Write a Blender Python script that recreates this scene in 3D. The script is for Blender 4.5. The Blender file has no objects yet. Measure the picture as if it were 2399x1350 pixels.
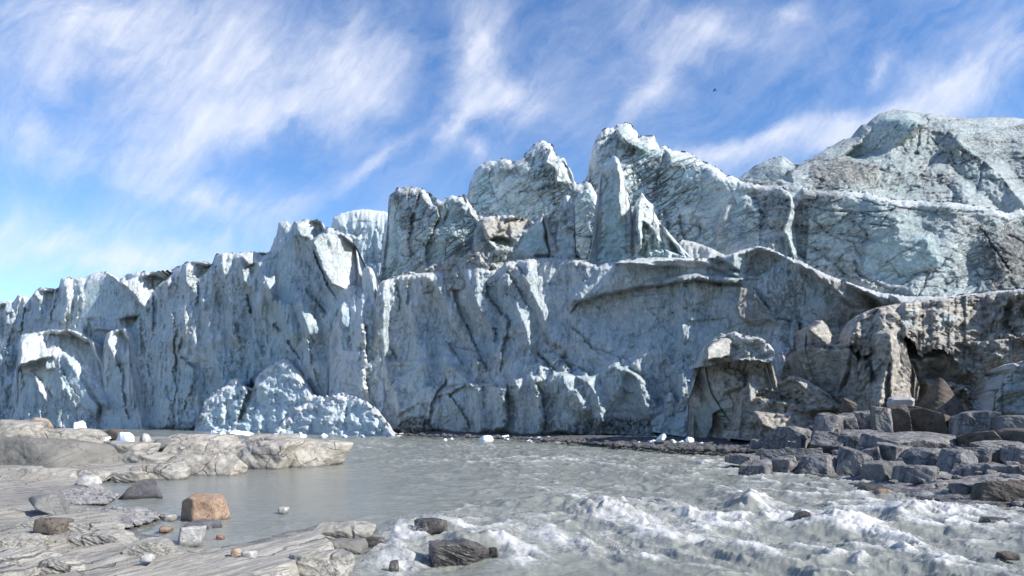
import bpy, math, random
import numpy as np
random.seed(7)
D2 = bpy.data
sc = bpy.context.scene
COL = sc.collection
# ---------------------------------------------------------------- camera model (photo pixels 2399x1350)
CX, HY, F, CH = 1200.0, 965.0, 1600.0, 3.0
def depth_at(py, z=0.0):
    return (CH - z) * F / (py - HY)
def P(px, py, Y):
    return ((px - CX) / F * Y, Y, CH + (HY - py) / F * Y)
cam = D2.cameras.new('camera'); cam.sensor_width = 36.0; cam.lens = 36.0 * F / 2399.0
cam.shift_y = (HY - 675.0) / 2399.0; cam.clip_end = 20000; cam.clip_start = 0.1
co = D2.objects.new('camera', cam); co.location = (0, 0, CH); co.rotation_euler = (math.radians(90), 0, 0)
COL.objects.link(co); sc.camera = co
# ---------------------------------------------------------------- numpy noise
def _h(i, j, s):
    n = (i.astype(np.int64) * 374761393 + j.astype(np.int64) * 668265263 + s * 1442695041) & 0xffffffff
    n = ((n ^ (n >> 13)) * 1274126177) & 0xffffffff
    n = ((n ^ (n >> 16)) * 2246822519) & 0xffffffff
    return (n ^ (n >> 15)) & 0xffffffff
def perlin(x, y, s=0):
    xi = np.floor(x); yi = np.floor(y); fx = x - xi; fy = y - yi
    u = fx * fx * fx * (fx * (fx * 6 - 15) + 10); v = fy * fy * fy * (fy * (fy * 6 - 15) + 10)
    def g(a, b):
        an = _h(xi + a, yi + b, s) * (2 * math.pi / 4294967296.0)
        return np.cos(an) * (fx - a) + np.sin(an) * (fy - b)
    n0 = g(0, 0) * (1 - u) + g(1, 0) * u; n1 = g(0, 1) * (1 - u) + g(1, 1) * u
    return (n0 * (1 - v) + n1 * v) * 1.5
def fbm(x, y, o=4, s=0, g=0.5, l=2.03):
    r = 0; a = 1.0; t = 0.0
    for k in range(o):
        r = r + a * perlin(x, y, s + k * 17); t += a; a *= g
        x, y = (x * 0.8 - y * 0.6) * l + 3.1, (x * 0.6 + y * 0.8) * l + 1.7
    return r / t
def fbm0(x, y, o=4, s=0, g=0.5, l=2.03):      # no rotation: keeps a stretch direction
    r = 0; a = 1.0; t = 0.0
    for k in range(o):
        r = r + a * perlin(x + k * 9.3, y + k * 4.7, s + k * 17); t += a; a *= g
        x = x * l; y = y * l
    return r / t
def ridged(x, y, o=4, s=0, g=0.5, rot=True):
    r = 0; a = 1.0; t = 0.0
    for k in range(o):
        n = 1 - np.abs(perlin(x, y, s + k * 17)) * 1.6
        r = r + a * n; t += a; a *= g
        if rot: x, y = (x * 0.8 - y * 0.6) * 2.1 + 3.1, (x * 0.6 + y * 0.8) * 2.1 + 1.7
        else: x, y = x * 2.1 + 5.3, y * 2.1 + 2.9
    return r / t
def facets(x, y, s=0, tilt=1.0, k=0.6):
    xi = np.floor(x); yi = np.floor(y); best = None
    for a in (-1, 0, 1):
        for b in (-1, 0, 1):
            i = xi + a; j = yi + b
            cx = i + 0.5 + (_h(i, j, s) / 4294967296.0 - .5) * .9
            cy = j + 0.5 + (_h(i, j, s + 5) / 4294967296.0 - .5) * .9
            gx = (_h(i, j, s + 11) / 4294967296.0 - .5) * 2 * tilt
            gy = (_h(i, j, s + 23) / 4294967296.0 - .5) * 2 * tilt
            c = _h(i, j, s + 31) / 4294967296.0 * .5
            dx = x - cx; dy = y - cy
            v = c + gx * dx + gy * dy - k * (dx * dx + dy * dy)
            best = v if best is None else np.maximum(best, v)
    return best
def cellular(x, y, s=0):
    xi = np.floor(x); yi = np.floor(y); f1 = np.full(x.shape, 9.0); f2 = f1.copy()
    for a in (-1, 0, 1):
        for b in (-1, 0, 1):
            i = xi + a; j = yi + b
            d = np.hypot(x - (i + _h(i, j, s) / 4294967296.0), y - (j + _h(i, j, s + 5) / 4294967296.0))
            f2 = np.where(d < f1, f1, np.minimum(f2, d)); f1 = np.minimum(f1, d)
    return f1, f2
def sstep(a, b, x):
    t = np.clip((x - a) / (b - a), 0, 1); return t * t * (3 - 2 * t)
def pl_dist(x, y, pts):
    """distance to a polyline, signed side of the nearest segment (+ = right/below), and run 0..1"""
    best = np.full(x.shape, 1e9); side = np.ones(x.shape); run = np.zeros(x.shape)
    n = len(pts) - 1
    for k in range(n):
        ax, ay = pts[k]; bx, by = pts[k + 1]; dx, dy = bx - ax, by - ay; L = dx * dx + dy * dy + 1e-9
        t = np.clip(((x - ax) * dx + (y - ay) * dy) / L, 0, 1)
        d = np.hypot(x - ax - t * dx, y - ay - t * dy)
        m = d < best
        best = np.where(m, d, best)
        side = np.where(m, np.sign(-(x - ax) * dy + (y - ay) * dx), side); run = np.where(m, (k + t) / n, run)
    return best, side, run
def in_poly(x, y, pts):
    c = np.zeros(x.shape, bool); n = len(pts); j = n - 1
    for i in range(n):
        xi, yi = pts[i]; xj, yj = pts[j]
        if yi != yj:
            c ^= ((yi > y) != (yj > y)) & (x < (xj - xi) * (y - yi) / (yj - yi) + xi)
        j = i
    return c
def interp(x, pts):
    a = np.array(pts, float); return np.interp(x, a[:, 0], a[:, 1])
# ---------------------------------------------------------------- mesh helpers
def make_mesh(name, V, Fc, attrs=None, mat=None, parent=None, smooth=True, loc=None, link=True):
    V = np.asarray(V, np.float64)
    if loc is not None: V = V - np.array(loc)
    me = D2.meshes.new(name); nv = len(V); Fc = np.asarray(Fc, np.int32); k = Fc.shape[1]; nf = len(Fc)
    me.vertices.add(nv); me.vertices.foreach_set('co', V.astype(np.float32).ravel())
    me.loops.add(nf * k); me.loops.foreach_set('vertex_index', Fc.ravel())
    me.polygons.add(nf); me.polygons.foreach_set('loop_start', np.arange(0, nf * k, k, dtype=np.int32))
    me.polygons.foreach_set('use_smooth', np.full(nf, smooth))
    me.update(calc_edges=True)
    for an, av in (attrs or {}).items():
        at = me.attributes.new(an, 'FLOAT', 'POINT'); at.data.foreach_set('value', np.asarray(av, np.float32).ravel())
    if mat: me.materials.append(mat)
    o = D2.objects.new(name, me)
    if link: COL.objects.link(o)
    if loc is not None: o.location = loc
    if parent is not None:
        o.parent = parent; o.location = (0, 0, 0)
    return o
def grid_faces(nr, nc):
    i = np.arange(nr - 1)[:, None] * nc + np.arange(nc - 1)[None, :]
    i = i.ravel(); return np.stack([i, i + 1, i + nc + 1, i + nc], 1)
def tag(o, label=None, cat=None, group=None, kind=None):
    if label: o['label'] = label
    if cat: o['category'] = cat
    if group: o['group'] = group
    if kind: o['kind'] = kind
    return o
# ---------------------------------------------------------------- materials
class NT:
    def __init__(s, mat): s.t = mat.node_tree; s.n = s.t.nodes; s.l = s.t.links
    def new(s, typ, **kw):
        nd = s.n.new(typ)
        for k, v in kw.items():
            if k == 'ins':
                for a, b in v.items():
                    if hasattr(b, 'bl_idname') or isinstance(b, bpy.types.NodeSocket): s.l.new(b, nd.inputs[a])
                    else: nd.inputs[a].default_value = b
            else: setattr(nd, k, v)
        return nd
    def math(s, op, a, b=0.0, c=None, clamp=False):
        nd = s.n.new('ShaderNodeMath'); nd.operation = op; nd.use_clamp = clamp
        for i, v in enumerate((a, b, c)):
            if v is None: continue
            if isinstance(v, bpy.types.NodeSocket): s.l.new(v, nd.inputs[i])
            else: nd.inputs[i].default_value = v
        return nd.outputs[0]
    def mix(s, f, a, b):
        nd = s.n.new('ShaderNodeMix'); nd.data_type = 'RGBA'
        for i, v in ((0, f), (6, a), (7, b)):
            if isinstance(v, bpy.types.NodeSocket): s.l.new(v, nd.inputs[i])
            else: nd.inputs[i].default_value = v if i == 0 else (*v, 1.0) if len(v) == 3 else v
        return nd.outputs[2]
    def ramp(s, f, stops):
        nd = s.n.new('ShaderNodeValToRGB'); s.l.new(f, nd.inputs[0]); e = nd.color_ramp.elements
        while len(e) < len(stops): e.new(0.5)
        for i, (p, c) in enumerate(stops):
            e[i].position = p; e[i].color = (c, c, c, 1) if not hasattr(c, '__len__') else (*c, 1)
        return nd.outputs[0]
    def noise(s, vec, scale, detail=4, rough=0.55, dist=0.0):
        nd = s.n.new('ShaderNodeTexNoise'); s.l.new(vec, nd.inputs['Vector'])
        nd.inputs['Scale'].default_value = scale; nd.inputs['Detail'].default_value = detail
        nd.inputs['Roughness'].default_value = rough; nd.inputs['Distortion'].default_value = dist
        return nd.outputs[0]
    def mapv(s, vec, rot=(0, 0, 0), sc=(1, 1, 1), loc=(0, 0, 0)):
        nd = s.n.new('ShaderNodeMapping'); nd.vector_type = 'TEXTURE'; s.l.new(vec, nd.inputs[0]); sc = [1 / k for k in sc]
        nd.inputs['Rotation'].default_value = rot; nd.inputs['Scale'].default_value = sc; nd.inputs['Location'].default_value = loc
        return nd.outputs[0]
    def attr(s, name):
        nd = s.n.new('ShaderNodeAttribute'); nd.attribute_name = name; return nd.outputs['Fac']
def new_mat(name):
    m = D2.materials.new(name); m.use_nodes = True; t = NT(m); t.bs = t.n['Principled BSDF']; return m, t
def pos(t): return t.n.new('ShaderNodeNewGeometry').outputs['Position']

def ice_material(kind):
    m, t = new_mat('glacier_ice' if kind == 'v' else 'layered_glacier_ice'); p = pos(t)
    dirt = t.attr('dirt'); blue = t.attr('blue'); brown = t.attr('brown'); white = t.attr('white'); vn = t.attr('vn')
    n1 = t.noise(p, 0.3, 5, .62, .4)
    c0, c1 = ((.66, .76, .78), (.89, .91, .91)) if kind == 'v' else ((.52, .65, .67), (.78, .83, .82))
    col = t.mix(t.ramp(n1, [(.35, 0), (.65, 1)]), c0, c1)
    col = t.mix(blue, col, (.46, .70, .80) if kind == 'v' else (.45, .72, .74))
    col = t.mix(white, col, (.93, .94, .95))
    # directional streaks: flow hackle on the cliffs, near level layers on the peaks
    if kind == 'v': sv = t.mapv(p, rot=(0, math.radians(8), 0), sc=(1.25, 1.25, .3))
    else: sv = t.mapv(p, rot=(0, math.radians(-20), 0), sc=(.25, .25, 1.6))
    stk = t.noise(sv, 1.5, 10, .78, .5)
    amt = t.math('MULTIPLY_ADD', vn, .62 if kind == 'v' else .28, .20)
    amt = t.math('MULTIPLY', amt, t.math('SUBTRACT', 1.0, t.math('MULTIPLY', white, .7)))
    col = t.mix(t.math('MULTIPLY', t.ramp(stk, [(.38, 1), (.52, 0)]), amt), col, (.22, .28, .32))
    # sediment veins: crisp branching lines where fractures were filled with silt
    def lines(rot, sc, scale, w, dist, det=3.5):
        q = t.mapv(p, rot=rot, sc=sc)
        n = t.noise(q, scale, det, .55, dist)
        return t.ramp(t.math('ABSOLUTE', t.math('SUBTRACT', n, .5)), [(w * .25, 1), (w, 0)])
    if kind == 'v': ls = (lines((0, .12, 0), (1, 1, .28), .42, .017, .15), lines((0, -.5, 0), (1, 1, .3), .6, .016, .15), lines((0, .8, 0), (1, 1, .3), .5, .015, .15))
    else: ls = (lines((0, -.40, 0), (.11, .11, 1), .42, .026, .1), lines((0, -.62, 0), (.13, .13, 1), .42, .02, .1), lines((0, 1.3, 0), (.3, .3, 1), .45, .016, .15), lines((0, -.2, 0), (.2, .2, 1), .9, .022, .1))
    v = ls[0]
    for l_ in ls[1:]: v = t.math('MAXIMUM', v, l_)
    brk = t.ramp(t.noise(p, .5, 4, .6), [(.40, 0), (.50, 1)])
    v = t.math('MULTIPLY', t.math('MULTIPLY', v, brk), t.math('MULTIPLY', vn, 1.25 if kind != 'v' else 1.5), clamp=True)
    speck = t.ramp(t.noise(p, 2.2, 6, .78), [(.40, 0), (.70, 1)])  # dark mottling: grit, plus fine occlusion painted into the colour
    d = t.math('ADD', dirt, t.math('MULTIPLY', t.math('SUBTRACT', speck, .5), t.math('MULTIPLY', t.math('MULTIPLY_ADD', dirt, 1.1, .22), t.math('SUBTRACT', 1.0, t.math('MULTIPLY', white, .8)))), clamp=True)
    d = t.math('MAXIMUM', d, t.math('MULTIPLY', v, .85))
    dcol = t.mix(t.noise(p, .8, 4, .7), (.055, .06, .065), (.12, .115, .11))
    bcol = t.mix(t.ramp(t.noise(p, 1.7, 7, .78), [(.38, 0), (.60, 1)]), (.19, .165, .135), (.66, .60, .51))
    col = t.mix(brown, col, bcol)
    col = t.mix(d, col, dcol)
    t.l.new(col, t.bs.inputs['Base Color']); t.bs.inputs['Roughness'].default_value = .5
    t.bs.inputs['Specular IOR Level'].default_value = .3
    b1 = t.n.new('ShaderNodeBump'); b1.inputs['Strength'].default_value = 1.0; b1.inputs['Distance'].default_value = .5 if kind == 'v' else .38
    hh = t.math('ADD', t.noise(p, 1.6, 8, .7, .3), t.math('MULTIPLY', stk, 1.1 if kind == 'v' else .7)); hh = t.math('SUBTRACT', hh, t.math('MULTIPLY', v, .35))
    t.l.new(hh, b1.inputs['Height'])
    t.l.new(b1.outputs[0], t.bs.inputs['Normal'])
    return m
def rock_material(name, c0, c1, c2, band=(0, 0, 0), bscale=3.0, wet=False, bump=.06, stretch=(1, 1, 1), bandamt=.55, rough=.85, crack=0):
    m, t = new_mat(name); p = pos(t)
    q = t.mapv(p, rot=band, sc=stretch)
    w = t.noise(q, bscale, 7, .68, .5)
    col = t.mix(t.ramp(w, [(.38, 0), (.62, 1)]), c0, c1)
    lam = t.noise(t.mapv(p, rot=band, sc=tuple(k * 1.7 for k in stretch)), bscale * 1.3, 4, .55, .2)
    lam = t.ramp(t.math('ABSOLUTE', t.math('SUBTRACT', lam, .5)), [(.004, 1), (.022, 0)]); lam = t.math('MULTIPLY', lam, t.ramp(t.noise(p, 1.1, 3), [(.40, 0), (.55, 1)]))
    col = t.mix(t.math('MULTIPLY', lam, .45), col, tuple(x * .3 for x in c0))
    n = t.noise(p, 1.3, 5, .65); col = t.mix(t.math('MULTIPLY', t.ramp(n, [(.45, 0), (.7, 1)]), bandamt), col, c2)
    s = t.noise(p, 38, 3, .7); col = t.mix(t.math('MULTIPLY', t.ramp(s, [(.5, 0), (.75, 1)]), .45), col, tuple(x * .45 for x in c0))
    if crack:
        vo = t.n.new('ShaderNodeTexVoronoi'); vo.feature = 'DISTANCE_TO_EDGE'; vo.inputs['Scale'].default_value = crack
        wq = t.n.new('ShaderNodeVectorMath'); wq.operation = 'ADD'; t.l.new(t.mapv(p, rot=band, sc=(.45, 1.6, 1.6)), wq.inputs[0])
        nn = t.n.new('ShaderNodeTexNoise'); t.l.new(p, nn.inputs['Vector']); nn.inputs['Scale'].default_value = 1.5; nn.inputs['Detail'].default_value = 4
        nsc = t.n.new('ShaderNodeVectorMath'); nsc.operation = 'SCALE'; t.l.new(nn.outputs['Color'], nsc.inputs[0]); nsc.inputs['Scale'].default_value = .9; t.l.new(nsc.outputs[0], wq.inputs[1]); t.l.new(wq.outputs[0], vo.inputs['Vector'])
        ckm = t.math('MULTIPLY', t.ramp(vo.outputs['Distance'], [(.006, 1), (.03, 0)]), t.ramp(t.noise(p, .9, 3), [(.42, 0), (.55, 1)]))
        col = t.mix(t.math('MULTIPLY', ckm, .7), col, (.04, .04, .04))
    else: ckm = None
    z = t.n.new('ShaderNodeSeparateXYZ'); t.l.new(p, z.inputs[0])
    zz = t.math('ADD', z.outputs[2], t.math('MULTIPLY', t.math('SUBTRACT', t.noise(p, 3, 3), .5), .25))
    damp = t.ramp(zz, [(.02, 1), (.13, 0)])          # wet band just above the water line
    col = t.mix(t.math('MULTIPLY', damp, .7), col, tuple(x * .35 for x in c0))
    t.l.new(col, t.bs.inputs['Base Color'])
    t.l.new(t.math('MULTIPLY_ADD', damp, -(rough - .25), rough), t.bs.inputs['Roughness'])
    if wet: t.bs.inputs['Roughness'].default_value = .2
    b = t.n.new('ShaderNodeBump'); b.inputs['Strength'].default_value = .9; b.inputs['Distance'].default_value = bump
    h = t.math('ADD', w, t.math('MULTIPLY', t.noise(p, 9, 8, .7), .8))
    h = t.math('SUBTRACT', h, t.math('MULTIPLY', lam, .5))
    if ckm is not None: h = t.math('SUBTRACT', h, t.math('MULTIPLY', ckm, 1.2))
    t.l.new(h, b.inputs['Height']); t.l.new(b.outputs[0], t.bs.inputs['Normal'])
    return m
def water_material():
    m, t = new_mat('silty_water'); p = pos(t); foam = t.attr('foam')
    q = t.mapv(p, rot=(0, 0, math.radians(-50)), sc=(.45, 1.8, 1))
    n = t.noise(q, 3.0, 9, .75, .8); n2 = t.noise(p, 9, 6, .75, .5)
    s = t.math('ADD', t.math('MULTIPLY', n, .6), t.math('MULTIPLY', n2, .4))
    f = t.math('ADD', foam, t.math('MULTIPLY', t.math('SUBTRACT', s, .5), 2.2))
    fm = t.ramp(f, [(.34, 0), (1.05, 1)]); fm = t.math('MULTIPLY', fm, t.ramp(foam, [(.04, 0), (.3, 1)]))
    base = t.mix(t.noise(p, .25, 4), (.185, .195, .172), (.26, .265, .235))
    t.l.new(t.mix(fm, base, (.56, .56, .55)), t.bs.inputs['Base Color'])
    t.l.new(t.math('MULTIPLY_ADD', fm, .6, .10), t.bs.inputs['Roughness'])
    t.bs.inputs['IOR'].default_value = 1.33
    b = t.n.new('ShaderNodeBump'); b.inputs['Strength'].default_value = .7; b.inputs['Distance'].default_value = .06
    r = t.noise(t.mapv(p, rot=(0, 0, math.radians(8)), sc=(1.0, 3.2, 1)), 1.6, 6, .62, .4)
    h = t.math('ADD', r, t.math('MULTIPLY', t.math('MULTIPLY', s, foam), 1.6)); t.l.new(h, b.inputs['Height']); t.l.new(b.outputs[0], t.bs.inputs['Normal'])
    return m
def chunk_material():
    m, t = new_mat('clean_ice'); p = pos(t)
    t.l.new(t.mix(t.noise(p, 2.5, 5, .6), (.62, .74, .84), (.9, .92, .94)), t.bs.inputs['Base Color']); t.bs.inputs['Roughness'].default_value = .4
    b = t.n.new('ShaderNodeBump'); b.inputs['Strength'].default_value = .6; b.inputs['Distance'].default_value = .05
    t.l.new(t.noise(p, 6, 6, .6), b.inputs['Height']); t.l.new(b.outputs[0], t.bs.inputs['Normal']); return m
M_ICE = ice_material('v'); M_ICE_LAYER = ice_material('l'); M_WATER = water_material(); M_CHUNK = chunk_material()
FOL = (math.radians(32), 0, math.radians(66))
M_GNEISS = rock_material('gneiss', (0.203, 0.198, 0.179), (0.404, 0.381, 0.341), (0.299, 0.265, 0.211), band=FOL, bscale=.9, stretch=(.28, 5.5, 5.5), bump=.03, crack=.5)
M_GNEISS2 = rock_material('pale_gneiss', (0.237, 0.223, 0.199), (0.475, 0.441, 0.386), (0.351, 0.308, 0.244), band=(math.radians(58), 0, math.radians(80)), bscale=.9, stretch=(.4, 3.6, 3.6), bump=.04, crack=0.6)
M_DARK = rock_material('jointed_rock', (.075, .077, .092), (.27, .26, .25), (.40, .37, .33), band=(0, math.radians(12), 0), bscale=1.0, stretch=(2.4, 2.4, .45), bump=.08, crack=0.8)
M_BROWN = rock_material('brown_rock', (0.062, 0.051, 0.043), (0.146, 0.123, 0.099), (0.179, 0.155, 0.126), bscale=1.4, bump=.1)
M_GREYB = rock_material('grey_boulder_rock', (0.108, 0.112, 0.112), (0.194, 0.194, 0.187), (0.238, 0.209, 0.180), bscale=5, bump=.02, bandamt=.35)
M_DKB = rock_material('dark_boulder_rock', (0.076, 0.076, 0.083), (0.137, 0.133, 0.140), (0.158, 0.137, 0.137), bscale=4, bump=.02, bandamt=.35)
M_ORANGE = rock_material('orange_granite', (.20, .13, .085), (.35, .245, .165), (.30, .235, .19), bscale=3, bump=.03, bandamt=.5)
M_TAN = rock_material('tan_granite', (0.302, 0.216, 0.158), (0.418, 0.317, 0.245), (0.324, 0.274, 0.230), bscale=3, bump=.03)
M_WHITE = rock_material('white_quartz_rock', (0.302, 0.295, 0.281), (0.490, 0.482, 0.461), (0.374, 0.360, 0.331), bscale=4, bump=.02, bandamt=.3)
M_RED = rock_material('red_rock', (0.202, 0.108, 0.094), (0.302, 0.180, 0.151), (0.252, 0.180, 0.158), bscale=5, bump=.02)
M_WET = rock_material('wet_dark_rock', (.035, .033, .032), (.12, .11, .10), (.16, .14, .12), band=(0, math.radians(60), 0), bscale=2, stretch=(3, 1, 3), bump=.05, rough=.12)
M_SMOOTH = rock_material('smooth_grey_rock', (0.132, 0.129, 0.118), (0.189, 0.180, 0.163), (0.220, 0.201, 0.175), band=FOL, bscale=.6, stretch=(.5, 1.5, 1.5), bump=.03, bandamt=.3)
M_PEB = rock_material('pebble_rock', (0.144, 0.140, 0.144), (0.331, 0.324, 0.317), (0.259, 0.230, 0.216), bscale=2.5, bump=.01, bandamt=.5)
M_SHORE = rock_material('dark_gravel', (.05, .052, .058), (.14, .14, .145), (.17, .16, .15), bscale=2, bump=.08)
M_BED = rock_material('bank_rock', (0.193, 0.184, 0.167), (0.368, 0.347, 0.305), (0.290, 0.249, 0.195), band=FOL, bscale=.9, stretch=(.25, 6, 6), bump=.03, crack=0.8)
# ================================================================ ICE
def flute(A, Bz, wl, amp, st=4.0, seed=0):
    w = fbm(A / 9, Bz / 9, 2, seed + 3) * 2.2
    return amp * ridged((A + w) / wl, Bz / (wl * st), 4, seed, .5, rot=False)
def ice_sheet(name, label, top, bot, D0, lean=.15, step=2.4, seed=1, feats=(), cat='ice cliff', group=None,
              jag=3.0, jagf=9.0, round_m=2.0, round_px=26, big=2.0, facet=1.2, fcell=6.0, fst=1.6, fl=0.0, flwl=3.0,
              fine=.35, lump=0.0, lumpwl=1.6, dirt0=0.0, blue0=.25, brown0=0.0, strata=0.0, sang=25.0, vein=0.25, vwl=7.0,
              topdirt=0.0, back=14.0, style=None, leanp=1.0, rimlight=True, parent=None, kind=None, basal=0.0, basal_px=20, rightround=True, flang=0, warpR=None, warpL=None, crust=.45, mat=None, white0=0.0, botjag=0.0):
    ex_ = np.array(top, float); ex_[:, 0] = np.maximum.accumulate(ex_[:, 0] + np.arange(len(ex_)) * 1e-3); top = [tuple(q) for q in ex_]
    x0, x1 = top[0][0], top[-1][0]
    nc = int((x1 - x0) / step) + 2; xs = np.linspace(x0, x1, nc)
    T = interp(xs, top); B = interp(xs, bot)
    D = interp(xs, D0)
    jn = fbm(xs / jagf, xs * 0 + seed, 4, seed, .65) * 1.2 + .5 * np.abs(perlin(xs / (jagf * 3.1), xs * 0 + 5.5, seed + 2)) + .8 * (np.floor(3 * perlin(xs / (jagf * 1.9), xs * 0 + 9.1, seed + 6)) / 3)
    B = B + botjag * fbm(xs / 14, xs * 0 + 2.2, 4, seed + 4, .6)
    T = T - jag * 1.25 * jn * np.clip((B - T) / 25, 0, 1)
    nr = max(8, int(np.max(B - T) / step) + 2)
    t = np.linspace(0, 1, nr)[:, None]
    PX = np.repeat(xs[None, :], nr, 0); PY = B[None] + (T - B)[None] * t; uu = (xs - x0) / (x1 - x0); Dg = np.repeat(D[None], nr, 0)
    if warpR: PX = PX + interp(PY, warpR) * (uu[None] ** 2)
    if warpL: PX = PX + interp(PY, warpL) * ((1 - uu[None]) ** 2)
    Hm = (B[None] - PY) / F * Dg                            # metres above the foot
    A = (PX - CX) / F * Dg; Z = CH + (HY - PY) / F * Dg     # coordinates on the wall, metres
    s = seed * 101
    Y = Dg + lean * Hm ** leanp
    wx = 6 * fbm(PX / 40, PY / 40, 4, s + 1); wy = 6 * fbm(PX / 40, PY / 40, 4, s + 2)
    QX, QY = PX + wx, PY + wy
    R = -big * (fbm(A / 13, Z / 17, 3, s + 5)) * 1.6
    if facet: R = R - facet * facets((A + 2 * fbm(A / 5, Z / 5, 3, s + 9)) / fcell, Z / (fcell * fst) + .15 * A / fcell, s + 7)
    if facet: R = R - facet * .35 * facets((A * .8 + Z * .3 + fbm(A / 2, Z / 2, 3, s + 19)) / (fcell * .33), Z / (fcell * fst * .33), s + 8)
    if fl:
        a2 = A + math.tan(math.radians(flang)) * Z
        fm = np.clip(.5 + fbm(A / 12, Z / 12, 2, s + 15) * 1.2, .15, 1)
        R = R - flute(a2, Z, flwl, fl, 4.5, s + 11) * fm - flute(a2, Z, flwl * .33, fl * .35, 5, s + 12) * fm
    if lump:
        f1, f2 = cellular((A + .7 * fbm(A, Z, 2, s + 33)) / lumpwl, Z / lumpwl + .5 * fbm(A, Z, 2, s + 35), s + 21)
        g1, g2 = cellular(A / lumpwl * 2.3 + fbm(A * 2, Z * 2, 2, s + 37), Z / lumpwl * 2.3, s + 22)
        R = R - lump * ((1 - f1) + .45 * (1 - g1)) + lump * .6 * fbm(A / 2.6, Z / 2.6, 3, s + 23)
    vst = 3.6 if (mat is None) else .9; fine = fine * (1.0 if mat is None or brown0 > .2 else .5)
    R = R - fine * fbm0(A / 1.5 + .6 * fbm(A / 4, Z / 4, 2, s + 25), Z / (1.5 * vst), 5, s + 27, .66) * 2.8 - fine * 1.3 * (ridged(A / 2.2, Z / (2.2 * vst), 4, s + 29, .6, rot=False) - .5)
    ck = facets(A / 1.3 + fbm(A, Z, 2, s + 28), Z / 2.0, s + 30, 1.3, .3) * sstep(-.2, .4, fbm(A / 6, Z / 6, 2, s + 26)); R = R - fine * .7 * ck
    dirt = np.full(PX.shape, dirt0); blue = np.full(PX.shape, blue0) + .35 * fbm(A / 9, Z / 12, 3, s + 41); brown = np.full(PX.shape, float(brown0))
    if strata:
        ang = math.radians(sang); q = -A * math.sin(ang) + Z * math.cos(ang) + 1.3 * fbm(A / 8, Z / 8, 3, s + 43); r_ = A * math.cos(ang) + Z * math.sin(ang)
        n = perlin(q / 1.5, r_ / 16, s + 45); n2 = perlin(q / .55, r_ / 7, s + 47)
        st = sstep(.15, .6, n) * .6 + sstep(.2, .6, n2) * .5
        st = st * sstep(-.25, .35, fbm(A / 9, Z / 9, 3, s + 49))
        dirt = dirt + strata * st; R = R + .25 * st
    if vein:
        for k, (wl, am, an) in enumerate(((vwl, .8, sang), (vwl * .6, .8, sang + 62), (vwl * .33, .7, sang - 20), (vwl * .22, .6, sang + 40), (vwl * .14, .5, sang + 5))):
            ang = math.radians(an); q = -A * math.sin(ang) + Z * math.cos(ang); r_ = A * math.cos(ang) + Z * math.sin(ang)
            q = q + .13 * wl * fbm(A / (wl * .7), Z / (wl * .7), 3, s + 51 + k)
            n = np.abs(perlin(q / wl, r_ / (wl * 3), s + 55 + k)); lw = (.026, .034, .045, .05, .06)[k]
            m = sstep(-.15, .3, fbm(A / 10, Z / 10, 2, s + 61 + k)) * am
            v = (1 - sstep(0, lw, n)) * m + .35 * (1 - sstep(0, lw * 3.5, n)) * m
            dirt = dirt + (.35 if mat is None else .95) * vein * v; R = R + .5 * vein * (1 - sstep(0, lw * 1.5, n)) * m
    for f in feats:
        k = f[0]; pts = f[1]
        if k == 'band':                                     # soft dirty band under / over a line y(x)
            yy = interp(PX, pts); d = np.abs(QY - yy)
            w = (1 - sstep(0, f[2], d)) * ((PX > pts[0][0]) & (PX < pts[-1][0])); dirt = dirt + f[3] * w; continue
        if k == 'step':                                     # above the line the ice sits f[2] metres further back
            yy = interp(PX, pts); e = np.clip(np.minimum(PX - pts[0][0], pts[-1][0] - PX) / f[4], 0, 1)
            w = 1 - sstep(-f[3] * .5, f[3] * .5, QY - yy); R = R + f[2] * w * e; continue
        ex = f[2] if not isinstance(f[2], (tuple, list, dict)) else 60
        xsA = [q[0] for q in pts]; ysA = [q[1] for q in pts]
        pad = {'groove': ex * 4 + 8, 'vein': ex * 4 + 8, 'ridge': max(f[2], f[3]) * 1.3 + 8 if k == 'ridge' else 0, 'plane': 45, 'paint': 45, 'shade': 45}[k]
        M = (PX > min(xsA) - pad) & (PX < max(xsA) + pad) & (PY > min(ysA) - pad) & (PY < max(ysA) + pad)
        if not M.any(): continue
        ii = np.where(M); qx, qy = QX[ii], QY[ii]
        if k in ('groove', 'vein'):
            w0, dep, dr = f[2], f[3], f[4]; j1 = 5 * fbm(PX[ii] / 7, PY[ii] / 9, 3, s + 74); j2 = 5 * fbm(PX[ii] / 8, PY[ii] / 7, 3, s + 75); d, sd, run = pl_dist(qx + j1, qy + j2, pts)
            wv = w0 * .62 * (.45 + .8 * np.abs(fbm(PX[ii] / 15, PY[ii] / 15, 2, s + 71)) + .5 * np.sin(np.pi * np.clip(run, 0, 1)))
            fade = sstep(-.45, .05, fbm(PX[ii] / 22, PY[ii] / 22, 3, s + 73)) * sstep(0, .12, run + .02) * sstep(0, .12, 1.02 - run)
            g = (1 - sstep(0, 1, d / wv)) * (.35 + .65 * fade); R[ii] += dep * .5 * g; dirt[ii] += dr * .5 * (1 - sstep(0, 1.0, d / wv)) * fade + dr * .16 * (1 - sstep(0, 3.5, d / wv))  # dark cores: silt in cracks, painted shade in caves and under the lip
            if k == 'groove': R[ii] -= dep * .38 * sd * (1 - sstep(0, 1, d / (w0 * 4))) * fade * sstep(0, w0 * .4, d)
        elif k == 'ridge':                                  # crest towards the viewer; wl left / wr right falloff px
            d, sd, run = pl_dist(qx, qy, pts); w = np.where(sd < 0, f[2], f[3])
            if len(f) > 6 and f[6]: w = np.where(sd > 0, f[2], f[3])
            g = np.clip(1 - d / w, 0, 1) * sstep(0, .12, run + .05) ; R[ii] -= f[4] * g
            if len(f) > 5: dirt[ii] += f[5] * g
        else:
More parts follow.
